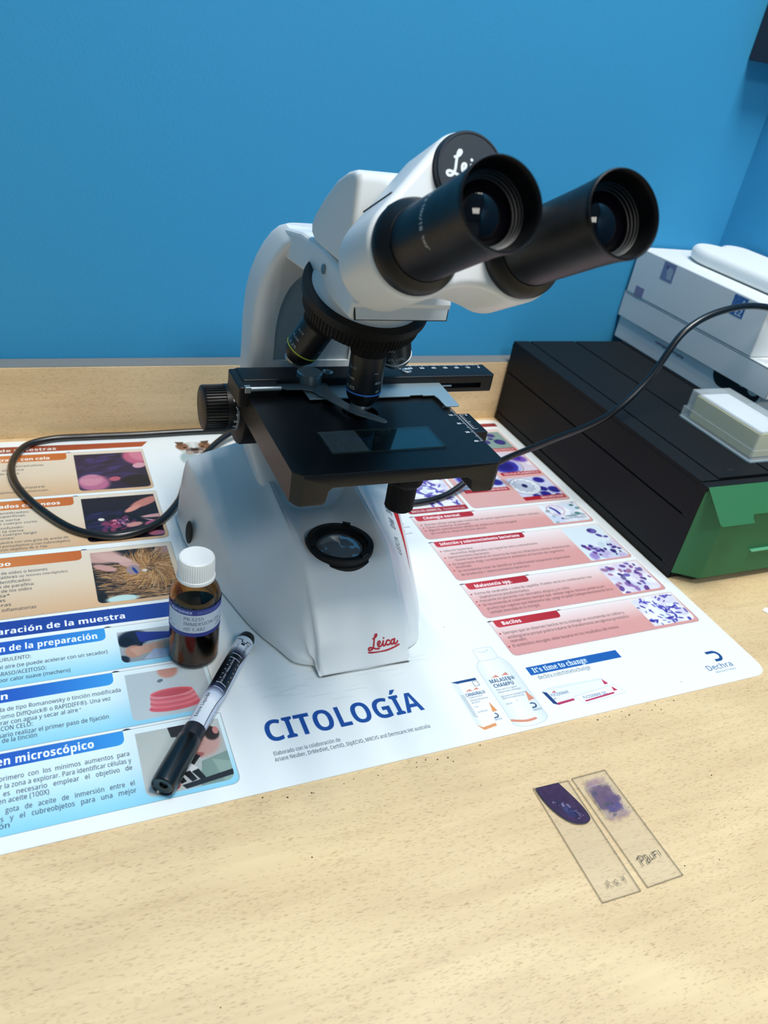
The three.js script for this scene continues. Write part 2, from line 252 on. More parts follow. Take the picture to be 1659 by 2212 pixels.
  clip(122, 326.2, 50.5, 40.6, [0, 0, 5, 5], (w, h) => { g.fillStyle = lin(0, 0, w, h, '#bac7cc', '#c3cdd1', '#b4bfc6'); g.fillRect(0, 0, w, h); blob(27, 2, 7.5, 7.5, 0, '#c99080'); oval(21, 10, 2, 1.4, -.4, '#6b7884'); g.globalAlpha = .85; poly('#e27a82', [13, 21], [40, 21.5], [43, 34], [12, 33]); g.globalAlpha = 1; oval(26.5, 33.5, 15.8, 4, 0, '#dd6670'); oval(26.5, 29, 14.5, 3.6, 0, '#e0727b'); for (let i = 0; i < 6; i++) { g.beginPath(); g.ellipse(26.5, 22 + i * 2.1, 13.6 + i * .25, 3.2, 0, 0, 3.14); g.strokeStyle = i % 2 ? '#c8505e' : '#ea8d94'; g.lineWidth = .6; g.stroke(); } oval(26.5, 21.5, 13.4, 3.6, 0, '#d8636d', '#e99aa0'); oval(26.5, 22.2, 11.5, 2.6, 0, '#c95560'); });
  clip(121.6, 376.6, 50, 47.5, [0, 0, 6, 6], (w, h) => { g.fillStyle = lin(0, 0, w, h, '#b9bfb9', '#c4cac8', '#9aa6a6'); g.fillRect(0, 0, w, h); poly('#2d2524', [19, 0], [40, 0], [47, 8], [44, 14], [33, 10], [20, 8]); blob(38, 16, 11.5, 13, .1, '#c39b93'); blob(44, 11, 5, 6, 0, '#2c2423'); oval(46.5, 9, 1.8, 3, 0, '#c4857f'); poly('#c39b93', [26, 12], [33, 24], [36, 28], [28, 26], [24, 22]); blob(33, 25, 4, 2, 0, '#a3635f'); poly('#7f9890', [34, 30], [50, 26], [50, 48], [30, 48]); poly('#92aba2', [40, 30], [50, 34], [50, 48], [44, 48]); poly('#23252a', [14, 22], [22, 16], [34, 26], [27, 34]); poly('#d9dde0', [10, 36], [26, 28], [31, 34], [16, 42]); for (const [x, y] of [[16, 36], [22, 36], [27, 36]]) poly('#1b1d22', [x, y], [x + 4, y - 1], [x + 7, y + 6], [x + 4, y + 7]); poly('#1b1d22', [11, 39], [20, 36], [21, 39], [13, 42]); blob(14, 43, 6, 4, 0, '#8a2f35'); poly('#23262b', [20, 44], [50, 40], [50, 44], [22, 47]); });
  // bulldog photograph
  g.save(); g.translate(206, 15); blob(12, 34, 10, 14, .1, '#a9bdbf'); blob(16, 40, 12, 9, 0, '#b8cac9'); oval(19.5, 15, 15, 12.5, 0, '#cfd4d0'); blob(9, 11, 7, 8, 0, '#8c5f45'); blob(31, 11, 7, 8, 0, '#8c5f45'); poly('#5f4334', [3, 1], [12, 2], [9, 9], [6, 9]); poly('#5f4334', [37, 1], [28, 2], [31, 9], [34, 9]); oval(20, 20, 9, 6.5, 0, '#7a6a66'); oval(20, 18, 4, 2.6, 0, '#1f1a1b'); oval(11.5, 13, 1.8, 1.5, 0, '#1a1515'); oval(28.5, 13, 1.8, 1.5, 0, '#1a1515'); oval(14, 24, 4, 3.6, 0, '#b3a29a'); oval(26, 24, 4, 3.6, 0, '#b3a29a'); poly('#e4e6e2', [17.5, 3], [22.5, 3], [21.5, 15], [18.5, 15]); blob(28, 37, 9, 8, 0, '#93694f'); g.restore();
  // -- centre title
  T('CITOLOGÍA', 196, 403.4, 24, { w: 109, b: 'bold', c: '#1b4f9e' });
  T('Elaborado con la colaboración de', 197.4, 414.2, 4.1, { w: 43.5, c: '#34424e' });
  T('Ariane Neuber, DrMedVet, CertVD, DipECVD, MRCVS and Dermcare.Vet australia', 197, 418.7, 4.1, { w: 105, c: '#34424e' });
  // -- right column
  const RB = ['#f0dcda', '#e2aba8', '#dca19d'], RT = ['#c8383f', '#b0222c'];
  const rcard = (y0, y1, tabX, title, tu, tv, tw) => {
    g.fillStyle = lin(0, y0 - 4, 0, y1, '#f7f1f0', '#eccfcc', '#dfa29e', '#dc9f9b'); rr(394, y0, 186, y1 - y0, 1, 1, 5, 5); g.fill(); g.strokeStyle = '#97908f'; g.lineWidth = .35; g.stroke();
    if (!title) return; g.fillStyle = lin(394, 0, tabX, 0, ...RT); rr(398, y0 - .5, tabX - 398, 8.4, 1, 1, 4, 3); g.fill(); g.fillStyle = '#2a1a1c'; g.beginPath(); g.moveTo(tabX - .5, y0); g.quadraticCurveTo(tabX + 2, y0 - 2, tabX + 4.5, y0); g.fill(); g.beginPath(); g.moveTo(392.5, y0 + .4); g.quadraticCurveTo(395, y0 - 2, 399, y0); g.fill();
    T(title, tu, tv, 5.6, { w: tw, b: 'bold', c: '#ffffff' });
  };
  poly(lin(380, 0, 591, 0, '#b0222c', '#8d2530'), [386, 9], [584, 9], [584, 17], [391, 17]);
  g.fillStyle = lin(0, 24, 0, 178, '#eed9d6', '#e3b5b1', '#dfaaa6'); rr(463.5, 24, 116, 154.5, 3, 3, 5, 5); g.fill(); g.strokeStyle = '#a5989a'; g.lineWidth = .4; g.stroke(); rr(395, 24, 64.5, 154.5, 3, 3, 5, 5); g.fill(); g.stroke();
  const cells = (x, y, w, h, bg, n, cols, size, long, rad = [0, 0, 5, 0]) => clip(x, y, w, h, rad, () => {
    g.fillStyle = bg; g.fillRect(0, 0, w, h); for (let i = 0; i < 30; i++) blob(r() * w, r() * h, 4 + r() * 8, 3 + r() * 6, r() * 3, ['#c9d8ec', '#e9eef6', '#d8cfe4', '#f4f8fb'][r() * 4 | 0] + '90');
    for (let i = 0; i < n; i++) { const s = size * (.6 + r() * .8), a = r() * 3.14; blob(r() * w, r() * h, s * long, s, a, cols[r() * cols.length | 0] + (r() < .5 ? 'e8' : 'b0')); }
  });
  const tagBar = (x, y, w, s, ital) => { g.fillStyle = '#b0232e'; g.fillRect(x, y, w, 6.6); T(s, x + w - 2, y + 5, 4.4, { al: 'right', b: 'bold', c: '#f3dcdc' }); if (ital) T(ital, x + w - 2, y + 5, 4.2, { al: 'right', b: 'italic', c: '#e8c8c8' }); };
  const cellPic = (x, y, w, h, bg, fn) => clip(x, y, w, h, [0, 0, 0, 0], (a, b) => { g.fillStyle = bg; g.fillRect(0, 0, a, b); fn(a, b); });
  cells(397, 118, 60, 52, '#f2f5fa', 60, ['#372c98', '#43379f', '#5546a8'], 1.8, 3.2, [0, 0, 0, 0]);
  g.fillStyle = '#a3202b'; g.fillRect(396, 170.4, 63, 7.4); T('BACILOS (2000X) Ej.', 399, 176, 4.4, { w: 32, b: 'bold', c: '#eedada' }); T('Pseudomonas spp.', 432.5, 176, 4.4, { w: 24, b: 'italic', c: '#e6cccc' });
  cellPic(527.5, 30, 49, 38.5, '#8aa39c', () => { for (const [x, y, q, s] of [[8, 10, 6, 5], [22, 6, 6, 4.5], [34, 8, 6.5, 5], [20, 22, 7, 5.5], [38, 24, 8, 7], [10, 28, 6, 5], [30, 16, 4, 3]]) { blob(x, y, q, s, .3, '#2d2f72'); blob(x + 1, y, q * .6, s * .6, .3, '#4a3a86'); } oval(2, 22, 9, 10, 0, '#f0f2f2', '#77777f'); });
  tagBar(527, 68, 49.5, 'NEUTRÓFILO');
  cellPic(528, 77.5, 49, 41.5, '#ded3e0', () => { blob(14, 29, 20, 16, 0, '#3a34a0'); blob(13, 29, 12, 10, 0, '#262279'); curve('#aeb6e6', 3, [27, 38], [31, 33], [31, 24]); oval(14, 29, 21, 17, 0, null, '#3a3a50'); blob(38, 14, 13, 9, .5, '#7b59b8'); blob(37, 13, 7, 5, .3, '#4a2d9a'); oval(48, 26, 5, 4, 0, '#efe6ee'); });
  tagBar(528, 119, 49, 'CÉLULA PLASMÁTICA');
  cellPic(470, 104, 52, 41.5, '#dfe5f2', () => { blob(16, 22, 16, 14, 0, '#3a34a4'); blob(38, 12, 8, 8, 0, '#4840ae'); blob(44, 32, 8, 7, 0, '#3d3aa8'); oval(18, 24, 19, 17, 0, null, '#444458'); blob(30, 40, 9, 5, 0, '#cdbfe2'); });
  tagBar(469.5, 145.6, 52, 'LINFOCITO');
  cellPic(527, 131, 50, 36.5, '#cfd3ea', () => { for (const [x, y, q] of [[38, 7, 6.5], [45, 27, 7], [33, 24, 5], [30, 34, 6], [18, 37, 5], [44, 38, 4]]) { blob(x, y, q * 1.15, q, .2, '#2f2a8e'); } oval(15, 17, 17, 15.5, 0, '#eef1f6', '#3a3a48'); g.beginPath(); for (let i = 0; i <= 40; i++) { const a = i / 40 * 6.283, q = 11 + 1.4 * Math.sin(a * 11); g.lineTo(14 + Math.cos(a) * q, 16 + Math.sin(a) * q); } g.fillStyle = '#d4dae6'; g.fill(); g.strokeStyle = '#7c86a6'; g.lineWidth = .4; g.stroke(); blob(15, 16, 3.6, 4.2, 0, '#2a2a6a'); });
  tagBar(527, 167.4, 50, 'MACRÓFAGO');
  rcard(182.6, 219.4, 459, 'Citología normal', 405.5, 188.4, 39); rcard(224.2, 280, 491, 'Infección y sobrecrecimiento bacteriano', 402.6, 229.8, 83.5); rcard(284.8, 328.6, 458, 'Malassezia spp.', 405, 291, 36.5); rcard(332.6, 372, 459, 'Bacilos', 404, 338.6, 18);
  const L = (s, u, v, w, f = '') => T(s, u, v, 4.4, { w, b: f, c: '#4a3434' });
  const dot = (u, v) => oval(u, v - 1.4, .8, .8, 0, '#b03038');
  [[399, 198], [399, 202.8], [399, 207.4], [398.5, 239.8], [398, 249.4], [397.6, 259.2], [397.6, 267.6], [397, 300], [397, 309.4], [397, 314], [396.5, 348.6], [396, 363.4]].forEach(p => dot(...p));
  L('Grandes células poligonales traslúcidas sin núcleo (queratinocitos o células cutáneas)', 402, 198, 126); L('Cocos y levaduras ocasionales', 402, 202.8, 46); L('Algunos queratinocitos teñidos de violeta con forma alargada', 402, 207.4, 94.5); L('(se consideran células de folículos pilosos)', 402, 212.4, 58);
  L('Infección bacteriana:', 401, 239.8, 30); L('- Neutrófilos degenerados con bacterias intra y extracelulares', 404, 244.4, 93); L('Sobrecrecimiento bacteriano:', 401, 249.2, 42); L('- Numerosas bacterias en ausencia de reacción inflamatoria (células inflamatorias)', 404, 254, 123); L('Es importante elegir correctamente el antibiótico en función del organismo', 400.5, 259, 116.5); L('encontrado', 401, 263.6, 15.5); L('Se recomienda tratar de identificar la enfermedad subyacente responsable', 400.5, 269, 116.5); L('de la infección / sobrecrecimiento bacteriano', 401, 274.2, 69);
  L('Forma de cacahuete o suela de zapatilla. Pueden verse en combinación con', 400, 299.8, 119); L('Staphylococcus pseudintermedius', 402, 304.8, 48, 'italic'); L('Frecuente en pacientes con dermatitis atópica y en otitis', 400, 309.4, 88.5); L('Se recomienda el tratamiento siempre que  existan signos clínicos (enterna y/o', 400, 314.2, 122.5); L('prurito) que sugieran que Malassezia spp. juega un papel (independientemente de la', 401, 319, 126.5); L('cantidad observada en la citología)', 401, 324, 47.5);
  L('Siempre que se observen bacilos en la citología se recomienda un cultivo y', 399, 348.6, 118); L('antibiograma porque podría tratarse de Pseudomonas aeruginosa (pronóstico', 400, 353.8, 118); L('reservado)', 400, 358.2, 14.5); L('El antibiótico escogido debe basarse en los resultados del mismo', 399, 363.4, 101.5);
  cells(534, 183.8, 44.5, 32.6, '#dfe8ee', 10, ['#9fc0c0', '#3f7a78', '#8fb0b8'], 2.2, 1.4); g.save(); g.translate(534, 184); oval(15, 11, 9.5, 8.6, 0, null, '#c02a4a'); curve('#3a2a9a', 3, [12, 6], [15, 10], [16, 17]); blob(38, 5, 3, 2, 0, '#2f6a66'); T('Queratinocito /', 18, 23.4, 3.6, { w: 17 }); T('célula de folículo piloso', 15, 27.6, 3.6, { w: 27 }); oval(14, 25.6, 1.4, 1.4, 0, '#26408a'); g.restore();
  clip(534, 225.4, 45, 52.4, [4, 0, 6, 0], (w, h) => { g.fillStyle = '#dce9f0'; g.fillRect(0, 0, w, h); for (let i = 0; i < 26; i++) blob(r() * w, 26 + r() * 26, 3 + r() * 5, 2 + r() * 4, r() * 3, ['#b9a8d8', '#8f7cc4', '#d7cfe8', '#c2d4e4'][r() * 4 | 0] + 'b0'); for (let i = 0; i < 26; i++) blob(6 + r() * 36, 28 + r() * 20, 1.4 + r() * 2, 1 + r() * 1.6, r() * 3, ['#2f2470', '#46328c', '#6a2f80'][r() * 3 | 0] + 'e0'); oval(31, 9, 5, 4, 0, '#6a5fae', '#3c3a72'); blob(29, 8, 2.4, 1.8, 0, '#2f2a78'); blob(34, 17, 4, 2.6, .8, '#4a4496'); blob(40, 20, 3, 2, 0, '#5a4a9c'); });
  cells(533.5, 286.2, 44.5, 39.6, '#e3dcec', 36, ['#5b3f8f', '#7a4a9c', '#3d3577', '#8a4a78', '#6a5ab0'], 2.2, 1.5, [4, 0, 6, 0]);
  cells(533, 334.4, 45, 34.4, '#f3f8fa', 64, ['#2f2a98', '#3a34a6', '#4a48b4'], 1.1, 2.8, [4, 0, 6, 0]);
  for (let i = 0; i < 9; i++) T(['', 'ceso', 'antal', 'aducto', 'ción', 'jermis', 'taciones', 'd y', 'lución'][i], 371 + i * .7, 168 + i * 5, 3.2, { c: '#7a8288' });
  g.fillStyle = '#1f5fae'; g.fillRect(396.3, 385, 83.2, 8.2); T("It's time to change", 400, 391.4, 6.6, { w: 49, f: 'serif', b: 'bold', c: '#eef5fb' }); T('dechra.com/timetochange', 400, 398.4, 5, { w: 47, f: 'serif', c: '#45535f' });
  g.strokeStyle = '#1b4a86'; g.lineWidth = 2.6; g.lineCap = 'butt'; g.beginPath(); g.moveTo(553.5, 406.4); g.lineTo(560, 406.4); g.arc(560, 410.8, 4.4, -1.57, 1.57); g.lineTo(556, 415.2); g.stroke(); T('Dechra', 541, 423.8, 7.2, { w: 27, c: '#1b4a86' }); T('Veterinary Products', 546, 427.2, 2.6, { w: 21, c: '#6a7a88' });
  // printed product pictures
  poly('#e4ebf0', [334, 385.6], [338.6, 387], [340.5, 430], [333, 424.5]); poly('#20467e', [334, 385.2], [353.6, 385], [354, 387.2], [338.4, 387.6]); poly('#f7fafb', [338.4, 387.4], [354, 387.2], [355, 428.6], [336.5, 430]); poly('#e39a62', [333, 424.5], [336.8, 427.8], [347, 426.4], [347, 428.8], [336.5, 430.2]); g.strokeStyle = '#2b3a48'; g.lineWidth = .3; g.strokeRect(349.5, 388, 4, 4.4); poly('#e39a62', [352, 408], [354, 417], [350, 417.4]);
  poly('#d98a78', [340, 396], [344, 394], [346, 396.2], [343, 395.8]); poly('#d98a78', [346, 395.6], [350, 393.6], [351, 395.8], [348, 395.4]); T('CANAURAL®', 338.6, 400.2, 4, { w: 15.6, b: 'bold', c: '#27466e' }); for (const [s, v, w] of [['Suspensión ótica', 402.2, 11], ['Dexametasona', 405, 14], ['para perros', 407, 7], ['15 ml', 411, 3], ['Uso Veterinario', 415.6, 8]]) T(s, 339.4, v, 1.8, { w, c: '#4a5966' }); g.strokeStyle = '#27466e'; g.lineWidth = .9; g.beginPath(); g.arc(350.6, 420.6, 1.7, -1.57, 1.57); g.lineTo(348.6, 422.3); g.stroke(); T('Dechra', 347.8, 425, 2.4, { w: 5.6, c: '#27466e' }); for (let i = 0; i < 14; i++) curve('#6c7a88', .35, [335, 398 + i * 1.5], [337.6, 399.2 + i * 1.5]);
  g.fillStyle = lin(358, 0, 388, 0, '#dfe7ea', '#f6fafa', '#eef3f4', '#d6dfe3'); g.beginPath(); g.moveTo(365.8, 359); g.quadraticCurveTo(373, 357, 381.6, 358.6); g.lineTo(381.8, 370); g.quadraticCurveTo(386.5, 374, 387, 381); g.lineTo(386.8, 430); g.quadraticCurveTo(385, 434.8, 372, 435); g.quadraticCurveTo(359, 434.6, 358.6, 430); g.lineTo(359.4, 380); g.quadraticCurveTo(360, 373, 364.8, 370.6); g.closePath(); g.fill(); g.strokeStyle = '#b9c6cb'; g.lineWidth = .35; g.stroke(); curve('#c6d1d5', .5, [364.8, 370.6], [373, 371.6], [381.8, 370]); curve('#b8c5ca', .5, [368, 361], [373, 363.4], [378, 360.6]);
  poly('#d98a78', [365, 388.6], [370, 386], [372, 388.8], [368, 388.2]); poly('#d98a78', [373.6, 388], [379, 385.2], [380, 388.4], [376, 387.8]); T('MALASEB®', 362, 393, 4.6, { w: 21, b: 'bold', c: '#27466e' }); T('CHAMPÚ', 362.8, 397.6, 4.6, { w: 17, b: 'bold', c: '#27466e' }); for (const [s, v, w] of [['Para perros y gatos', 400.6, 17], ['Antibacteriano y antifúngico', 402.8, 19], ['Digluconato de clorhexidina 20 mg', 407, 21.5], ['Nitrato de miconazol 20 mg', 409, 17.5], ['250 ml', 414, 5]]) T(s, 363, v, 2, { w, c: '#566470' });
  poly('#dc8f72', [383.4, 405], [386.4, 413.6], [381, 414.6]); g.strokeStyle = '#27466e'; g.lineWidth = 1.1; g.beginPath(); g.moveTo(381, 417); g.arc(382, 419, 2, -1.57, 1.57); g.lineTo(380.4, 421); g.stroke(); T('Dechra', 379.4, 424, 2.6, { w: 6.6, c: '#27466e' }); curve('#dc8f72', 2, [359.4, 427.6], [368, 430.8], [377, 430]);
  poly('#eef2f5', [396, 409.4], [449, 410], [451, 419.6], [399.4, 423.4]); poly('#dfe7ee', [396, 409.2], [402, 407.2], [449, 408.2], [449.4, 410.2]); poly('#1f3f78', [395.2, 409.4], [398.4, 411], [400.6, 423.6], [397.2, 421.6]); poly('#b8305a', [400, 421.6], [415, 420.8], [415, 422.6], [400.2, 423.6]); T('FUCIDERM®', 399.6, 415.6, 3.8, { w: 15.6, c: '#27466e' }); T('gel', 400, 418.2, 2, { c: '#566470' }); poly('#c0304f', [448, 409.4], [450.6, 414.6], [447, 414.8]); poly('#cf6a70', [401.5, 412.4], [405, 410.6], [405.6, 412.6]);
  poly('#f6f9fa', [417, 419.4], [455, 416.6], [458.6, 425.6], [421, 427.6]); g.strokeStyle = '#b4c2c8'; g.lineWidth = .3; g.stroke(); T('FUCIDERM® GEL', 422.4, 423.4, 3.8, { w: 21.5, c: '#27466e' }); poly('#b8305a', [422, 424.8], [449, 423], [449.2, 424.4], [422.6, 426]); poly('#c0304f', [451, 417.6], [453.6, 422], [450, 422.2]);
  // scuffs and creases in the laminate
  g.globalAlpha = .5; for (let i = 0; i < 26; i++) { const x = 190 + r() * 130, y = 350 + r() * 30; curve('#c3ced2', .2 + r() * .2, [x, y], [x + 4, y + (r() - .5)], [x + 6 + r() * 10, y + (r() - .5) * 2]); } g.globalAlpha = 1;
  for (let i = 0; i < 40; i++) oval(r() * PW, r() * PH, .2 + r() * .35, .2 + r() * .3, 0, '#7b6a58');
});
{
  const s = new THREE.Shape(), x0 = PX0, x1 = PX0 + PW / 1000, z0 = PZ0, z1 = PZ0 + PH / 1000, q = .014;
  s.moveTo(x0 + q, -z1); s.lineTo(x1 - q, -z1); s.quadraticCurveTo(x1, -z1, x1, -z1 + q); s.lineTo(x1, -z0 - q); s.quadraticCurveTo(x1, -z0, x1 - q, -z0); s.lineTo(x0 + q, -z0); s.quadraticCurveTo(x0, -z0, x0, -z0 - q); s.lineTo(x0, -z1 + q); s.quadraticCurveTo(x0, -z1, x0 + q, -z1);
  const g = extrude(s, .0009).rotateX(-Math.PI / 2).translate(0, .00005, 0);
  planarUV(g, x => (x - x0) * 1000 / PW, (x, y, z) => 1 - (z - z0) * 1000 / PH);
  const p = mesh('poster_mat', g, phys(0xffffff, 0.36, { map: posterTex, clearcoat: 0.15, clearcoatRoughness: 0.25 }));
  p.userData = { label: 'laminated white cytology chart with text panels lying on the desk', category: 'poster' };
}

// ---------- microscope ----------
const MX = 0.1995, MZ = -0.43;
const scope = thing('microscope', 'white binocular microscope with black eyepieces standing on the printed chart', 'microscope', [MX, 0, MZ]);
const csg = new Evaluator(); csg.attributes = ['position', 'normal'];
function cut(a, ...bs) { let r = new Brush(a.index ? a.toNonIndexed() : a); r.updateMatrixWorld(); for (const b of bs) { const q = new Brush(b.index ? b.toNonIndexed() : b); q.updateMatrixWorld(); r = csg.evaluate(r, q, SUBTRACTION); } return r.geometry; }
function side(pts, width, bevel, seg = 3) { return extrude(pts, width, bevel, seg).rotateY(-Math.PI / 2).translate(width / 2, 0, 0); }   // profile in z/y, width along x
// base: cross sections from the nose to the rear  [z, ground half width, crease x, crease y, skirt y beside the tongue, tongue edge y, middle y]
const BASE = [
  [.0740, .0330, .0328, .0030, .0032, .0036, .0042], [.0715, .0336, .0334, .0036, .0045, .0062, .0072], [.0675, .0340, .0337, .0040, .0060, .0110, .0122], [.0630, .0352, .0345, .0048, .0095, .0172, .0184],
  [.0600, .0425, .0405, .0070, .0135, .0208, .0220], [.0560, .0482, .0465, .0082, .0190, .0248, .0260], [.0490, .0520, .0503, .0090, .0265, .0316, .0328], [.0420, .0550, .0535, .0098, .0335, .0380, .0392],
  [.0300, .0612, .0588, .0112, .0440, .0480, .0490], [.0200, .0653, .0625, .0130, .0525, .0560, .0550], [.0100, .0687, .0652, .0155, .0585, .0600, .0540], [.0000, .0714, .0675, .0185, .0615, .0622, .0515],
  [-.0260, .0780, .0725, .0290, .0650, .0655, .0500], [-.0560, .0860, .0765, .0400, .0685, .0690, .0510], [-.0950, .0925, .0815, .0520, .0735, .0740, .0540], [-.1200, .0932, .0865, .0590, .0790, .0795, .0590],
  [-.1290, .0930, .0870, .0600, .0800, .0805, .0620], [-.1325, .0915, .0855, .0580, .0780, .0785, .0600],
];
const baseGeo = (() => {
  const rows = [], curveAt = (t) => { const i = Math.min(BASE.length - 2, Math.floor(t)), f = t - i, a = BASE[Math.max(0, i - 1)], b = BASE[i], c = BASE[i + 1], d = BASE[Math.min(BASE.length - 1, i + 2)]; return b.map((v, k) => { const m0 = (c[k] - a[k]) / 2, m1 = (d[k] - v) / 2, f2 = f * f, f3 = f2 * f; return (2 * f3 - 3 * f2 + 1) * v + (f3 - 2 * f2 + f) * m0 + (-2 * f3 + 3 * f2) * c[k] + (f3 - f2) * m1; }); };
  const n = (BASE.length - 1) * 6;
  for (let j = 0; j <= n; j++) {
    const [z, xo, xm, ym, ys, yt, yc] = curveAt(j / 6), X = .0335;
    const half = [[xo - .004, .0022], [xo, .0026], [xo, Math.min(.006, ym * .6)], [(xo + xm) / 2 + .0008, ym * .6], [xm, ym], [xm - .004, ym + (ys - ym) * .16], [(xm + X) / 2, (ym + ys) / 2], [Math.min(X + .006, (xm + X) / 2 + .002), ym + (ys - ym) * .8], [X + .0008, ys], [X, yt - .0012], [X - .0025, yt], [X - .009, yt + (yc - yt) * .55], [X * .45, yc], [0, yc]];
    const pts = chaikin([...half, ...half.slice(0, -1).reverse().map(p => [-p[0], p[1]])], 2);
    rows.push(pts.map(p => [p[0], p[1], z]));
  }
  return orient(loft(rows));
})();
const baseMesh = mesh('base', baseGeo, M.white, scope);
for (const [x, z] of [[-.02, .05], [.02, .05], [-.07, -.1], [.07, -.1]]) mesh('foot', new THREE.CylinderGeometry(.006, .0065, .0024, 24).translate(x, .0022, z), M.rubber, scope);
// arm with arched recess
const armGeo = (() => {
  const S = [[.045, .0400, -.056, -.130], [.0560, .0405, -.060, -.1305], [.0645, .0412, -.0655, -.1310], [.0720, .0424, -.0725, -.1330], [.0800, .0440, -.0785, -.1350], [.0920, .0456, -.0890, -.138], [.110, .0462, -.0960, -.141], [.150, .0460, -.100, -.143], [.180, .0462, -.1005, -.143], [.200, .0455, -.0995, -.142], [.215, .0435, -.097, -.140], [.228, .0405, -.092, -.136], [.238, .0375, -.086, -.131], [.247, .0345, -.078, -.124], [.253, .0320, -.070, -.116], [.2565, .0290, -.064, -.108]];
  return orient(loft(S.map(([y, hw, zf, zb]) => { const r = []; for (let i = 0; i < 72; i++) { const a = i / 72 * Math.PI * 2, c = Math.cos(a), s = Math.sin(a), e = 2 / 6; r.push([hw * Math.sign(c) * Math.abs(c) ** e, y, (zf + zb) / 2 + (zf - zb) / 2 * Math.sign(s) * Math.abs(s) ** e]); } return r; })));
})();
const archPts = (hw, y0, y1, y2) => { const s = new THREE.Shape(); s.moveTo(-hw, y0); s.lineTo(hw, y0); s.lineTo(hw, y1); s.bezierCurveTo(hw, y1 + (y2 - y1) * .7, hw * .55, y2, 0, y2); s.bezierCurveTo(-hw * .55, y2, -hw, y1 + (y2 - y1) * .7, -hw, y1); return s; };
const armCut = cut(armGeo, extrude(archPts(.0302, .158, .175, .231), .05).translate(0, 0, -.1035));
mesh('arm', creased(armCut, 0.5), M.white, scope);
mesh('arm_panel', extrude(archPts(.0298, .1584, .175, .2306), .003, .0004).translate(0, 0, -.1058), M.panel, scope);
// head bridge over the nosepiece
const bridge = mesh('bridge', side([[-.100, .236], [-.046, .2405], [.0330, .2394], [.0352, .2408], [.0372, .2500], [.0345, .2560], [.0150, .2610], [-.020, .2640], [-.060, .2625], [-.095, .2560]], .0630, .0032), M.white, scope);
mesh('front_plate', extrude([[-.0285, -.0045], [.0285, -.0045], [.0295, .0045], [-.0295, .0045]], .0016, .0004).rotateX(-.20).translate(0, .2452, .0356), M.whiteSoft, bridge);
mesh('plate_seam', extrude([[-.0292, -.0050], [.0292, -.0050], [.0302, .0052], [-.0302, .0052]], .0012, 0).rotateX(-.20).translate(0, .2452, .0355), M.seam, bridge);
mesh('clamp_screw', new THREE.CylinderGeometry(.0028, .0028, .004, 20).rotateZ(Math.PI / 2).translate(-.0306, .2535, -.012), M.steelDark, bridge);
mesh('head_mount', lathe([[0, .2555], [.0285, .2555], [.0285, .2610], [.0262, .2640], [0, .2640]]).translate(0, 0, -.014), M.black, scope);
// nosepiece, tilted so that the objective in use hangs upright
const TA = 20 * Math.PI / 180, NA = V3(0, -Math.cos(TA), -Math.sin(TA)), NV = V3(0, -Math.sin(TA), Math.cos(TA)), NU = V3(1, 0, 0), ORAD = .022;
const nCentre = V3(0, .2170, 0).addScaledVector(NV, -ORAD);
const nose = mesh('nosepiece', ribbed([[0, 0], [.0350, 0], [.0378, .0008], [.0385, .0012, 1], [.0395, .0105, 1], [.0398, .0109], [.0410, .0113], [.0414, .0172], [.0398, .0180], [0, .0180]], 90, .0007), M.blackMatte, scope);
aim(nose, NA.clone().negate()); nose.position.copy(nCentre);
mesh('mount_ring', lathe([[0, .0176], [.0360, .0176], [.0335, .0220], [.0300, .0265], [0, .0265]], 144), M.whiteSoft, nose);
function objective(dirDeg, len, ring, words, cone) {
  const t = dirDeg * Math.PI / 180, w = NU.clone().multiplyScalar(Math.cos(t)).addScaledVector(NV, Math.sin(t));
  const base = nCentre.clone().addScaledVector(w, ORAD), d = NA.clone().multiplyScalar(Math.cos(TA)).addScaledVector(w, Math.sin(TA)).normalize();
  const up = d.clone().negate(), faceCam = Math.atan2(-.1995 - base.x, .43 - base.z), arc = faceCam - Math.PI, L = len;
  const body = cone ? [[.0115, -.011], [.0115, -L + .019], [.0112, -L + .0125]] : [[.0115, -.011], [.0115, -L + .0160], [.0112, -L + .0125]];
  const tex = canvasTex(1024, 512, (g, W, H) => { g.fillStyle = '#0c0e12'; g.fillRect(0, 0, W, H); g.fillStyle = '#d9dfe4'; for (const [s, u, v, px] of words) { g.font = `${px}px sans-serif`; g.fillText(s, u * W, v * H); } });
  const o = mesh('objective', smoothLathe([...body].reverse(), 72, arc), phys(0xffffff, 0.38, { map: tex, clearcoat: 0.2, clearcoatRoughness: 0.3 }), scope);
  { const uv = o.geometry.attributes.uv, p = o.geometry.attributes.position, a = body[0][1], b = body[2][1]; for (let i = 0; i < uv.count; i++) uv.setY(i, (p.getY(i) - b) / (a - b)); }
  aim(o, up); o.position.copy(base);
  mesh('knurled_collar', ribbed([[0, .004], [.0118, .004], [.0121, .0032, 1], [.0121, -.0105, 1], [.0117, -.0112], [0, -.0112]], 44, .0005), M.blackMatte, o);
  const e = -L;
  mesh('nose_cone', lathe(cone ? [[.0112, e + .0125], [.0100, e + .0090], [.0060, e + .0045], [0, e + .0045]].reverse() : [[.0112, e + .0125], [.0105, e + .0092], [.0074, e + .0045], [0, e + .0045]].reverse()), M.black, o);
  mesh('tip_ring', lathe(cone ? [[0, e], [.0018, e], [.0034, e + .002], [.0062, e + .0046], [0, e + .0046]] : [[0, e], [.0034, e], [.0040, e + .0012], [.0066, e + .0016], [.0071, e + .0024], [.0071, e + .0046], [0, e + .0046]]), M.steel, o);
  mesh('colour_ring', new THREE.TorusGeometry(.0112, .00055, 8, 80, 5.3).rotateX(Math.PI / 2).rotateY(faceCam - 1.1 + Math.PI).translate(0, e + .0138, 0), std(ring, 0.45), o);
  return o;
}
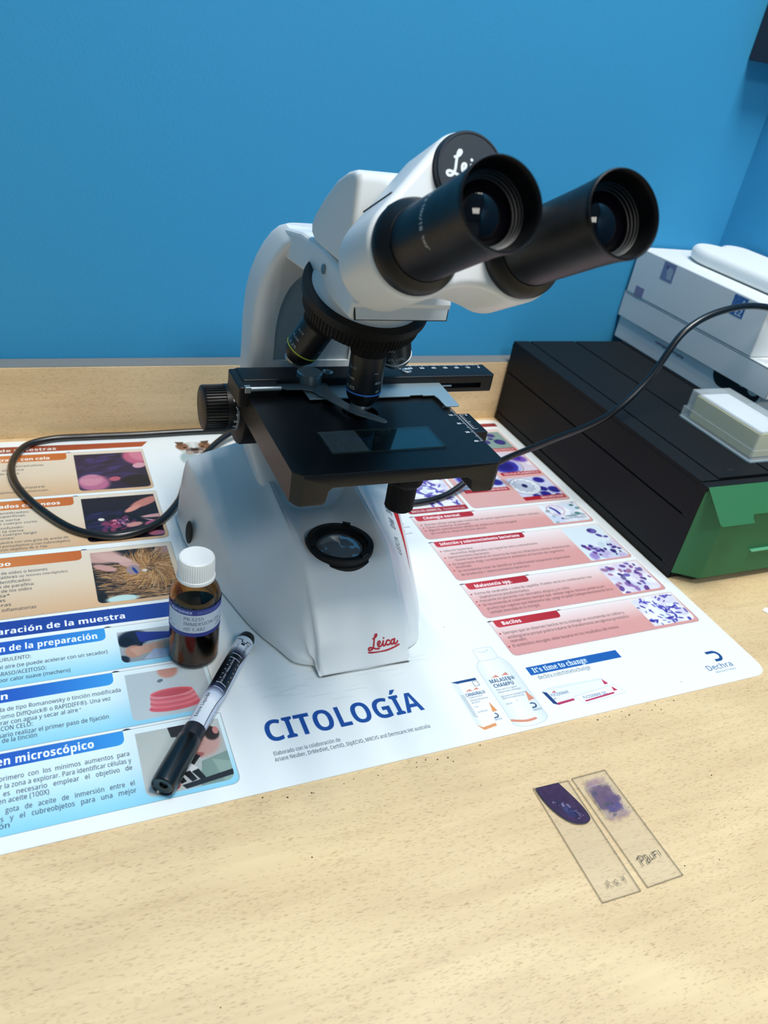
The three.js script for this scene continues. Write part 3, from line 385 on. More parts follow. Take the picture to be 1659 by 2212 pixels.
objective(90, .0500, 0x3f7fdc, [['0.17', .33, .36, 40], ['PLAN', .30, .62, 44], ['0.65', .31, .86, 58], ['∞/', .58, .40, 38], ['40x', .60, .66, 46], ['40', .62, .88, 44]], false);
objective(180, .0455, 0xd8dc3c, [['0.17', .33, .36, 40], ['PLAN', .30, .62, 44], ['0.25', .31, .86, 58], ['10x', .62, .66, 46]], false);
objective(0, .0515, 0xe8ecef, [['1.25 OIL', .40, .80, 58], ['PLAN', .42, .50, 44]], true);
objective(270, .0400, 0xc04038, [['4x', .40, .66, 46]], false);
// binocular head
const HD = V3(0, .47255, .88130), HN = V3(0, .88130, -.47255), E0 = V3(0, .3318, .161);
const HM = new THREE.Matrix4().makeBasis(V3(1, 0, 0), HN, HD).setPosition(E0);
const headShape = (() => { const s = new THREE.Shape(), R1 = .0236, R2 = .0199, CX = .0293, CY = .0355, D = Math.PI / 180, ta = 44.5; s.absarc(CX, 0, R1, -118 * D, ta * D, false); s.absarc(0, CY, R2, ta * D, (180 - ta) * D, false); s.absarc(-CX, 0, R1, (180 - ta) * D, 298 * D, false); s.quadraticCurveTo(0, -.012, CX + R1 * Math.cos(-118 * D), R1 * Math.sin(-118 * D)); return s; })();
const hullGeo = extrude(headShape, .041, .0040, 5).translate(0, 0, -.1145).applyMatrix4(HM);
const coreGeo = extrude([[-.025, .000], [.025, .000], [.027, .015], [.014, .0455], [-.014, .0455], [-.027, .015]], .06, .003, 3).translate(0, 0, -.170).applyMatrix4(HM);
const hoodGeo = side([[.021, .2630], [-.036, .2625], [-.0440, .2660], [-.0455, .2720], [-.0400, .2800], [-.0290, .2905], [-.0100, .3050], [.0030, .3115], [.0130, .3145], [.0190, .3140], [.0215, .3100]], .0620, .0035, 4);
const head = mesh('binocular_head', merge([creased(hullGeo, 0.7), creased(coreGeo, 0.7), creased(hoodGeo, 0.7)]), M.white, scope);
for (const sx of [-1, 1]) mesh('seam', box(.0006, .0006, .034, sx * .0376, .0256, -.0955).applyMatrix4(HM), M.seam, head);
const cap = mesh('phototube_cap', lathe([[0, -.0760], [.0186, -.0760], [.0189, -.0732], [.0184, -.0726], [.0184, -.0702], [.0178, -.0694], [.0170, -.0694], [.0167, -.0697], [0, -.0697]], 144).rotateX(Math.PI / 2).translate(0, .0355, 0).applyMatrix4(HM), std(0x1a222c, 0.55), scope);
function leicaScript(g, lw, c, line) {                      // handwritten logo word in a 200 x 100 box
  g.strokeStyle = c; g.lineWidth = lw; g.lineCap = g.lineJoin = 'round';
  const S = (...a) => { g.beginPath(); g.moveTo(a[0], a[1]); for (let i = 2; i < a.length; i += 6) g.bezierCurveTo(a[i], a[i + 1], a[i + 2], a[i + 3], a[i + 4], a[i + 5]); g.stroke(); };
  S(40, 26, 56, 24, 70, 8, 62, 4, 52, 0, 46, 30, 42, 52, 39, 72, 30, 84, 18, 84, 6, 84, 6, 70, 18, 70, 34, 70, 44, 84, 70, 82);
  S(66, 62, 78, 60, 84, 44, 74, 44, 62, 44, 60, 72, 74, 72, 84, 72, 88, 66, 92, 58);
  S(98, 46, 95, 56, 92, 72, 100, 72, 106, 72, 109, 66, 112, 60); S(101, 30, 102, 30, 102, 31, 101, 31);
  S(134, 50, 130, 42, 114, 44, 114, 60, 114, 74, 130, 74, 138, 62);
  S(164, 48, 152, 40, 142, 52, 142, 62, 142, 76, 158, 74, 164, 48); S(166, 44, 162, 58, 158, 74, 168, 72, 176, 70, 180, 62, 182, 58);
  if (line) S(8, 94, 70, 106, 130, 100, 188, 78);
}
mesh('lettering', new THREE.PlaneGeometry(.0300, .0150).translate(.0005, .0375, -.06955).applyMatrix4(HM), std(0xffffff, 0.5, 0, { map: canvasTex(512, 256, (g, W, H) => { g.clearRect(0, 0, W, H); g.scale(2.5, 2.5); leicaScript(g, 9.5, '#eef2f4', false); }), transparent: true }), cap);
const tubeTex = canvasTex(2048, 1024, (g, W, H) => {
  g.fillStyle = '#090a0d'; g.fillRect(0, 0, W, H); g.fillStyle = '#eef3f7'; g.font = '70px sans-serif'; g.save(); g.translate(W * .01, H * .30); g.fillText('HI PLAN s 10x/18', 0, 0);
  g.strokeStyle = '#eef3f7'; g.lineWidth = 5; const tw = 590; for (const x of [0, 44]) { g.beginPath(); g.roundRect ? g.roundRect(tw + x, -38, 34, 26, 10) : g.rect(tw + x, -38, 34, 26); g.stroke(); } g.beginPath(); g.moveTo(tw + 78, -36); g.lineTo(tw + 110, -52); g.moveTo(tw, -36); g.lineTo(tw - 8, -52); g.stroke(); g.restore();
});
const cup = [[.0172, -.0700], [.0173, -.0200], [.0176, -.0100], [.0180, -.0040], [.0184, -.0016], [.0185, -.0002], [.0183, .0008], [.0178, .0012], [.0173, .0007], [.0167, -.0015], [.0160, -.0055], [.0152, -.0080], [.0148, -.0082], [.0148, -.0092], [.0143, -.0094], [.0143, -.0106], [.0136, -.0108], [.0136, -.0120], [.0129, -.0122], [.0129, -.0140], [0, -.0140]];
for (const sx of [-1, 1]) {
  const at = V3(sx * .0293, 0, 0).applyMatrix4(HM);
  const eye = mesh('eyepiece', smoothLathe(cup.slice(0, 2), 96, Math.PI), sx < 0 ? phys(0xffffff, 0.42, { map: tubeTex, specularIntensity: 0.7 }) : M.black, scope);
  aim(eye, HD); eye.position.copy(at);
  mesh('eyecup', lathe(cup.slice(1), 96), M.black, eye);
  mesh('collar', lathe([[0, -.0745], [.0218, -.0745], [.0222, -.0712], [.0218, -.0694], [.0204, -.0668], [.0186, -.0650], [.0176, -.0636], [0, -.0636]], 144), M.black, eye);
  mesh('set_screw', new THREE.CylinderGeometry(.0011, .0011, .0012, 14).rotateZ(Math.PI / 2).translate(-.0217, -.0712, 0).rotateY(-.9), M.seam, eye);
  mesh('eye_lens', smoothLathe([[.0128, -.0126], [.0110, -.0112], [.0090, -.0102], [.0060, -.0092], [.0030, -.0087], [0, -.0085]], 64), M.lens, eye);
}
// lamp collector on the base
const lamp = mesh('lamp_collector', lathe([[0, .0450], [.0235, .0450], [.0262, .0500], [.0262, .0545], [.0248, .0552], [.0248, .0592], [.0238, .0600], [.0205, .0600], [.0200, .0575], [.0178, .0570], [.0172, .0548], [0, .0548]], 144), M.blackMatte, scope);
for (const a of [.5, 2.6, 4.7]) mesh('notch_tab', box(.006, .0022, .003, 0, .0606, .0228, .0005).rotateY(a), M.blackMatte, lamp);
mesh('collector_lens', smoothLathe([[.0172, .0549], [.0150, .0566], [.0110, .0583], [.0060, .0594], [0, .0597]], 64), phys(0x6c7c88, 0.04, { metalness: 0.35, clearcoat: 1, clearcoatRoughness: 0.03 }), lamp);
mesh('lamp_boss', smoothLathe([[.0340, .0440], [.0310, .0480], [.0280, .0500], [.0262, .0512], [.0240, .0515], [0, .0515]], 72), M.white, lamp);
// stage
const stageGeo = (() => {
  const w = .0685, y1 = .1645, p = [[-w, .1452], [-w + .003, .1440], [-.0500, .1440], [-.0480, .1462], [-.0470, .1530], [-.0445, .1552], [.0445, .1552], [.0470, .1530], [.0480, .1462], [.0500, .1440], [w - .003, .1440], [w, .1452], [w, y1], [-w, y1]];
  const g = extrude(p, .134, .0006, 2).translate(0, 0, -.058);
  const c = sx => new THREE.BoxGeometry(.02, .08, .02).rotateY(Math.PI / 4).translate(sx * (w + .0043), .15, .076 + .0043);
  return creased(cut(g, c(1), c(-1), new THREE.CylinderGeometry(.0125, .0115, .03, 48).translate(0, .160, 0)), 0.5);
})();
const stage = mesh('stage', stageGeo, M.stage, scope);
mesh('condenser_lens', smoothLathe([[.0112, .1615], [.0080, .1632], [.0040, .1638], [0, .1640]], 48), M.lens, stage);
mesh('condenser', lathe([[0, .122], [.0150, .122], [.0180, .126], [.0180, .144], [.0118, .150], [.0112, .1612], [0, .1612]], 48), M.blackMatte, stage);
mesh('stage_carrier', span(-.026, .026, .128, .152, -.100, -.03, .003), M.blackMatte, stage);
function scaleTex(w, h, draw) { return canvasTex(w, h, (g, W, H) => { g.clearRect(0, 0, W, H); g.fillStyle = g.strokeStyle = '#dfe5ea'; draw(g, W, H); }); }
const ink = tex => std(0xffffff, 0.5, 0, { map: tex, transparent: true });
mesh('side_scale', new THREE.PlaneGeometry(.012, .055).rotateX(-Math.PI / 2).translate(.0618, .16475, .0240), ink(scaleTex(128, 576, (g, W, H) => { for (let i = 0; i <= 40; i++) { const L = i % 10 === 0 ? 34 : i % 5 === 0 ? 26 : 16; g.fillRect(W - L, 20 + i * 13, L, 3); } g.font = 'bold 30px sans-serif'; g.textAlign = 'right'; ['0', '10', '20', '30', '40'].forEach((s, i) => g.fillText(s, W - 40, 32 + i * 130)); })), stage);
const rail = mesh('cross_rail', merge([creased(cut(span(-.070, .1235, .1590, .1722, -.0570, -.0360, .0012).toNonIndexed(), span(.068, .112, .1625, .1665, -.040, -.030), new THREE.BoxGeometry(.012, .05, .012).rotateY(Math.PI / 4).translate(.1275, .165, -.0345)), .5), span(-.0745, -.0470, .1570, .1712, -.0575, -.0265, .0012)]), M.black, scope);
mesh('rail_scale', new THREE.PlaneGeometry(.080, .012).rotateX(-Math.PI / 2).translate(.0790, .17232, -.0510), ink(scaleTex(1024, 154, (g, W, H) => { for (let i = 0; i <= 80; i++) { const x = 14 + i * 12.4, L = i % 10 === 0 ? 46 : i % 5 === 0 ? 36 : 24; g.fillRect(x, 6, 4, L); } g.font = 'bold 44px sans-serif'; g.textAlign = 'center'; ['70', '60', '50', '40', '30', '20', '10', '0'].forEach((s, i) => g.fillText(s, 70 + 124 * i + 54, 96)); })), rail);
mesh('guide_rod', new THREE.CylinderGeometry(.0016, .0016, .0215, 20).rotateZ(Math.PI / 2).translate(-.0575, .1702, -.0262), M.steel, rail);
mesh('rod_end', span(-.0712, -.0672, .1680, .1722, -.0285, -.0243, .0004), M.steel, rail);
mesh('slot_rod', new THREE.CylinderGeometry(.0009, .0009, .018, 14).rotateZ(Math.PI / 2).translate(.0785, .1640, -.0374), M.steel, rail);
const vern = mesh('vernier_block', span(.0690, .0790, .1560, .1638, .0075, .0350, .0006), M.black, scope);
mesh('vernier_scale', new THREE.PlaneGeometry(.008, .024).rotateX(-Math.PI / 2).translate(.0738, .16392, .0205), ink(scaleTex(96, 288, (g, W, H) => { g.fillRect(4, 10, 4, 250); for (let i = 0; i <= 10; i++) g.fillRect(4, 10 + i * 25, i % 5 ? 26 : 44, 4); g.font = 'bold 34px sans-serif'; g.fillText('0', 56, 30); })), vern);
// specimen holder
const HY = .1660;
const holder = mesh('specimen_holder', plate([[-.030, -.050], [.0356, -.0547], [.0461, -.0545], [.0475, -.0513], [.0775, -.0500], [.0740, .0005], [.0728, .0018], [.0640, .0018], [.0628, .0008], [.0632, -.0105], [.0622, -.0164], [.0540, -.0164], [.0532, -.0176], [.0444, -.0176], [.0436, -.0160], [-.030, -.0160]].map(([x, z]) => [x, z]), HY, .0011, .0002), M.steelPlate, scope);
for (const x of [.0530, -.0080]) mesh('holder_pin', lathe([[0, 0], [.0026, 0], [.0026, .0034], [.0038, .0040], [.0038, .0060], [.0030, .0064], [.0022, .0060], [.0018, .0050], [0, .0050]], 40).translate(x, HY + .0011, -.0455), M.steel, holder);
const lever = mesh('spring_finger', plate([[-.0500, -.0355], [-.0440, -.0385], [-.0380, -.0425], [-.0310, -.0460], [-.0200, -.0475], [-.0140, -.0430], [-.0120, -.0340], [-.0125, -.0210], [-.0105, -.0110], [-.0070, -.0020], [-.0015, .0060], [.0045, .0140], [.0088, .0215], [.0090, .0240], [.0062, .0250], [-.0005, .0190], [-.0080, .0120], [-.0140, .0020], [-.0190, -.0090], [-.0225, -.0170], [-.0255, -.0245], [-.0330, -.0275], [-.0420, -.0275], [-.0475, -.0310]], HY + .0020, .0011, .00025), M.steelDark, scope);
mesh('finger_knob', lathe([[0, 0], [.0084, 0], [.0086, .0004], [.0086, .0064], [.0080, .0071], [0, .0071]], 56).translate(-.0232, HY + .0031, -.0395), M.steel, lever);
mesh('finger_stop', new THREE.CylinderGeometry(.0007, .0007, .008, 12).rotateX(1.2).translate(-.0345, HY + .004, -.0475), M.steel, lever);
// focus drive on both sides of the arm
for (const sx of [-1, 1]) {
  const AY = .1300, AZ = -.083;
  const place = g => g.rotateZ(sx * -Math.PI / 2).translate(0, AY, AZ);
  const coarse = mesh('coarse_focus_wheel', place(ribbed([[0, .040], [.0265, .040], [.0275, .0412, 1], [.0275, .0600, 1], [.0268, .0612], [.0240, .0622], [0, .0622]], 110, .0005)), M.blackMatte, scope);
  const fine = mesh('fine_focus_wheel', place(ribbed([[0, .060], [.0165, .060], [.0168, .0608], [.0168, .0700], [.0166, .0702, 1], [.0166, .0845, 1], [.0160, .0855], [.0150, .0860], [0, .0860]], 44, .0010)), M.black, coarse);
  if (sx < 0) {
    const g = new THREE.CylinderGeometry(.01695, .01695, .0090, 96, 1, true); planarUV(g, (x, y, z) => Math.atan2(x, z) / 6.28318 + .5, (x, y) => y / .009 + .5); { const u = new THREE.CylinderGeometry(.01695, .01695, .0090, 96, 1, true); g.setAttribute('uv', u.attributes.uv); }
    mesh('focus_scale', place(g.translate(0, .0655, 0)), ink(scaleTex(2048, 170, (c, W, H) => { for (let i = 0; i < 100; i++) { c.fillRect(i * 20.48, 112, 9, i % 10 ? 36 : 54); } c.font = 'bold 52px sans-serif'; for (let i = 0; i < 20; i++) { c.save(); c.translate(i * 102.4 + 34, 78); c.rotate(-Math.PI / 2); c.fillText(String(i * 5), -50, 16); c.restore(); } })), fine);
  }
}
// stage drive hanging under the right side
const drive = mesh('stage_drive_knob', ribbed([[0, .1440], [.0138, .1440], [.0142, .1430, 1], [.0142, .1110, 1], [.0132, .1090], [.0112, .1085], [0, .1085]].reverse(), 70, .0006).translate(.0462, -.0055, -.0070), M.blackMatte, scope);
mesh('lower_drive_knob', ribbed([[0, .0860], [.0095, .0860], [.0108, .0872, 1], [.0108, .1080, 1], [.0102, .1088], [0, .1088]], 56, .0005).translate(.0462, -.0055, -.0070), M.blackMatte, drive);
// printing on the base
function decal(name, target, at, normal, up, w, h, mat) {
  const z = V3(...normal).normalize(), x = V3(...up).cross(z).normalize(), y = z.clone().cross(x);
  const q = new THREE.Euler().setFromRotationMatrix(new THREE.Matrix4().makeBasis(x, y, z));
  const tmp = new THREE.Mesh(baseGeo, mat); tmp.updateMatrixWorld();
  const g = new DecalGeometry(tmp, V3(...at), q, V3(w, h, .02)); const n = g.attributes.normal, p = g.attributes.position;
  for (let i = 0; i < p.count; i++) p.setXYZ(i, p.getX(i) + n.getX(i) * .00022, p.getY(i) + n.getY(i) * .00022, p.getZ(i) + n.getZ(i) * .00022);
  return mesh(name, g, mat, target);
}
decal('lettering', baseMesh, [.0152, .0160, .0645], [0, .60, .80], [0, .80, -.60], .0270, .0135, ink(canvasTex(512, 256, (g, W, H) => { g.clearRect(0, 0, W, H); g.scale(2.5, 2.5); leicaScript(g, 9, '#b81c2c', true); })));
decal('model_lettering', baseMesh, [.0585, .0455, -.0345], [.55, .79, .26], [-.82, .57, 0], .0660, .0125, ink(canvasTex(1024, 200, (g, W, H) => { g.clearRect(0, 0, W, H); g.scale(.78, 1); g.fillStyle = '#75868f'; g.font = '140px sans-serif'; g.fillText('LEICA', 20, 155); g.font = 'italic bold 140px sans-serif'; g.fillText('DM', 540, 155); g.fillText('300', 860, 155); })));
decal('red_stripe', baseMesh, [.0680, .0365, -.0300], [.66, .70, .28], [-.75, .62, .14], .0720, .0110, ink(canvasTex(512, 80, (g, W, H) => { g.clearRect(0, 0, W, H); g.fillStyle = '#c8202a'; g.beginPath(); g.moveTo(4, 30); g.quadraticCurveTo(W * .5, 20, W, 4); g.lineTo(W, 64); g.quadraticCurveTo(W * .5, 44, 4, 30); g.fill(); })));
for (const sx of [-1, 1]) mesh('cord_slot', new THREE.SphereGeometry(.01, 32, 20).scale(.22, 1.35, .75).rotateX(.45).translate(sx * .0908, .0165, -.0905), M.seam, baseMesh);

// slide lying on the stage
const pane = (w, d, t) => box(w, t, d, 0, t / 2, 0);
function glassSlide(name, label, w, d, at, turn, mat) {
  const t = thing(name, label, 'glass slide', at, turn);
  mesh('glass', pane(w, d, .001), mat, t);
  const e = .0003; mesh('ground_edge', merge([span(-w / 2 - e, -w / 2, .0001, .001, -d / 2 - e, d / 2 + e), span(w / 2, w / 2 + e, .0001, .001, -d / 2 - e, d / 2 + e), span(-w / 2, w / 2, .0001, .001, -d / 2 - e, -d / 2), span(-w / 2, w / 2, .0001, .001, d / 2, d / 2 + e)]), M.glassEdge, t);
  return t;
}
{
  const s = glassSlide('specimen_slide', 'clear glass slide lying on the black microscope stage', .0765, .0268, [MX - .001, .1646, MZ + .0405], .012, M.slideGlass);
  mesh('pale_end', pane(.0240, .0262, .00012).translate(-.0258, .00102, 0), std(0x9fb0b6, 0.7, 0, { transparent: true, opacity: 0.08 }), s);  // thin, slightly paler film over the left end of the slide
}
// ---------- power cord ----------
{
  const r = .0032, pts = [[.1995, .062, -.570], [.1995, .050, -.592], [.2050, .016, -.635], [.2200, .0042, -.690], [.2050, .0042, -.711], [.1807, .0042, -.7135], [.1525, .0042, -.7140], [.0976, .0042, -.7125], [.0546, .0042, -.7130], [.0174, .0042, -.7115], [-.0030, .0042, -.7020], [-.0160, .0042, -.6740], [-.0160, .0042, -.6392], [-.0002, .0042, -.5960], [.0284, .0042, -.5545], [.0550, .0042, -.5430], [.0853, .0042, -.5520], [.1124, .0042, -.5860], [.1260, .0042, -.6200], [.1508, .0042, -.6640], [.1854, .0110, -.6950], [.2150, .0110, -.7060], [.2450, .0060, -.7010], [.2800, .0042, -.6650], [.2890, .0042, -.6100], [.3010, .0042, -.5650], [.3184, .0042, -.5525], [.3385, .0042, -.5520], [.3660, .0055, -.5590], [.3960, .0150, -.5700], [.4300, .0294, -.5750], [.4600, .0606, -.5527], [.4950, .1025, -.5217], [.5300, .1393, -.5220], [.5600, .1846, -.5280], [.6000, .2040, -.5300], [.6600, .2080, -.5260], [.7200, .1900, -.4600], [.7640, .1600, -.4200], [.7840, .1500, -.4100]];
  const c = mesh('power_cord', tube(pts, r, 520, 16), M.cable);
  c.userData = { label: 'black power cord looping over the chart and rising to the right', category: 'cable' };
}
// ---------- immersion oil bottle ----------
{
  const b = thing('oil_bottle', 'small brown glass bottle with white ribbed cap and blue-edged label', 'bottle', [.0888, .00095, -.4000]);
  const brown = phys(0xffffff, 0.04, { transmission: 1, thickness: 0.004, ior: 1.5, attenuationColor: new THREE.Color(0.42, 0.17, 0.03), attenuationDistance: 0.0035 });
  mesh('glass', smoothLathe([[0, .0002], [.0140, .0002], [.0158, .0010], [.0165, .0030], [.0165, .0500], [.0162, .0535], [.0150, .0575], [.0128, .0612], [.0105, .0640], [.0098, .0665], [.0098, .0760], [.0080, .0760], [.0080, .0650], [.0092, .0628], [.0116, .0600], [.0138, .0565], [.0148, .0530], [.0150, .0500], [.0150, .0040], [.0140, .0028], [0, .0028]], 80), brown, b);
  mesh('oil', smoothLathe([[0, .0030], [.0138, .0030], [.0147, .0044], [.0147, .0440], [.0140, .0444], [0, .0444]], 64), phys(0xffffff, 0.02, { transmission: 1, thickness: 0.01, ior: 1.45, attenuationColor: new THREE.Color(0.30, 0.16, 0.05), attenuationDistance: 0.006 }), b);
  mesh('cap', ribbed([[0, .0660], [.0117, .0660], [.0121, .0664], [.0121, .0684], [.0117, .0688, 1], [.0115, .0805, 1], [.0110, .0818], [.0100, .0824], [0, .0826]], 48, .0005), std(0xf3f6f6, 0.45), b);
  const face = Math.atan2(-.0888, .4), a0 = face - 85 * Math.PI / 180, arc = 205 * Math.PI / 180;
  const lt = canvasTex(1365, 512, (g, W, H) => {
    g.fillStyle = '#2c3a8c'; g.fillRect(0, 0, W, H); g.fillStyle = '#c9d6e4'; g.beginPath(); g.roundRect ? g.roundRect(70, 108, W - 90, H - 180, 14) : g.rect(70, 108, W - 90, H - 180); g.fill();
    const r = rng(9); for (let i = 0; i < 500; i++) { g.fillStyle = ['#b4c4d6', '#d8e2ec', '#a8b8cc'][r() * 3 | 0]; g.globalAlpha = .35; g.fillRect(75 + r() * 560, 112 + r() * 310, 4 + r() * 14, 3 + r() * 10); } g.globalAlpha = 1;
    g.fillStyle = '#b9c6ea'; g.font = 'bold 84px sans-serif'; g.fillText('euromex', 170, 84); g.fillStyle = '#6f80c0'; g.font = '60px sans-serif'; g.fillText('MICROSCOPES', 600, 84);
    g.fillStyle = '#2a3242'; g.font = '82px sans-serif'; g.fillText('PB.5255', 400, 208); g.fillText('IMMERSION OIL', 400, 300); g.fillText('25 ml', 920, 390); g.fillText('nD 1.482', 400, 398); g.fillStyle = '#5d6f94'; g.fillRect(120, 320, 26, 34); g.fillRect(190, 370, 16, 20); g.fillRect(230, 366, 14, 22);
  });
  mesh('label', new THREE.CylinderGeometry(.01665, .01665, .0225, 96, 1, true, a0, arc).translate(0, .0405, 0), std(0xffffff, 0.55, 0, { map: lt }), b);
}
// ---------- whiteboard marker ----------
{
  const A = V3(.0497, .0075, -.2905), B = V3(.1268, .0066, -.4012), dir = B.clone().sub(A), L = dir.length(), R = .0063;
  const p = thing('marker_pen', 'black and white whiteboard marker with long black cap lying on the chart', 'marker', [A.x, A.y + .0009, A.z]);
  const q = new THREE.Quaternion().setFromUnitVectors(YUP, dir.clone().normalize());
  const cam = camera.position.clone().sub(A.clone().add(B).multiplyScalar(.5)).applyQuaternion(q.clone().invert()), arc = Math.atan2(cam.x, cam.z) - Math.PI;
  const tex = canvasTex(768, 1600, (g, W, H) => {     // canvas height = barrel length, top = plug end
    const gr = g.createLinearGradient(0, 0, 0, H); [[0, '#e6edf6'], [.13, '#dfe8f3'], [.20, '#2a3148'], [.24, '#0d1018'], [.55, '#0d1018'], [.60, '#2a3350'], [.67, '#c9d6ea'], [.75, '#eef3fa'], [1, '#dde6f2']].forEach(s => gr.addColorStop(...s)); g.fillStyle = gr; g.fillRect(0, 0, W, H);
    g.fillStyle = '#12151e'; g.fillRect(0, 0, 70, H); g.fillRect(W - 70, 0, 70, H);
    g.beginPath(); g.moveTo(W * .66, H * .62); g.quadraticCurveTo(W * .56, H * .72, W * .60, H); g.lineTo(W, H); g.lineTo(W, 0); g.lineTo(W * .70, H * .10); g.lineTo(W * .62, H * .3); g.closePath(); g.fillStyle = '#c3d0e6'; g.fill(); g.lineWidth = 10; g.strokeStyle = '#141826'; g.stroke();
    const up = (s, x, y, px, b, c) => { g.save(); g.translate(x, y); g.rotate(-Math.PI / 2); g.font = `${b} ${px}px sans-serif`; g.fillStyle = c; g.fillText(s, 0, 0); g.restore(); };
    up('Encre Liquide', W * .42, H * .94, 62, 'bold', '#11151f'); up('WHITEBOARD', W * .72, H * .98, 66, 'italic', '#39435c'); up('Medium', W * .44, H * .22, 52, '', '#1b2233'); up('Long Writing', W * .60, H * .26, 52, 'bold', '#1b2233'); up('Ink Level • Niveau d’encre', W * .50, H * .56, 40, '', '#cdd6e6'); up('Board', W * .84, H * .6, 90, 'italic bold', '#39435c');
    g.strokeStyle = '#dfe6f2'; g.lineWidth = 8; for (const y of [.22, .27, .56, .61]) { g.beginPath(); g.moveTo(W * .40, H * y); g.lineTo(W * .60, H * y + 14); g.stroke(); } for (let i = 0; i < 5; i++) { g.fillStyle = '#dfe6f2'; g.fillRect(W * .42, H * (.31 + i * .05), 22, 7); g.fillRect(W * .58, H * (.31 + i * .05), 22, 7); }
    g.strokeStyle = '#10141e'; g.lineWidth = 12; g.beginPath(); g.moveTo(W * .34, H * .035); g.lineTo(W * .45, H * .05); g.lineTo(W * .45, H * .075); g.moveTo(W * .45, H * .05); g.moveTo(W * .64, H * .035); g.lineTo(W * .54, H * .05); g.lineTo(W * .54, H * .075); g.lineTo(W * .45, H * .075); g.stroke(); g.fillStyle = '#10141e'; g.fillRect(W * .46, H * .085, 50, 34);
  });
  const barrel = mesh('barrel', smoothLathe([[R, .044], [R, L - .0075]], 64, arc), phys(0xffffff, 0.3, { map: tex, clearcoat: 0.5, clearcoatRoughness: 0.15 }), p);
  const capGeo = lathe([[0, .0030], [.0022, .0030], [.0026, .0016], [.0058, .0010], [.0064, 0], [.0070, .0006], [.0074, .0030], [.0075, .0300], [.0072, .0360], [.0066, .0368], [0, .0368]], 56);
  const capM = mesh('cap', capGeo, phys(0x08090c, 0.3, { clearcoat: 0.4, clearcoatRoughness: 0.2 }), p);
  mesh('grip_ring', lathe([[0, .036], [.0066, .036], [.0068, .0372], [.0067, .0450], [0, .0450]], 56), std(0x1c1c26, 0.4), p);
  mesh('end_plug', lathe([[0, L - .0078], [.0060, L - .0078], [.0060, L - .004], [.0050, L - .001], [.0035, L], [0, L]], 48), std(0x0b0c10, 0.4), p);
  for (const m of p.children) m.quaternion.copy(q);
}
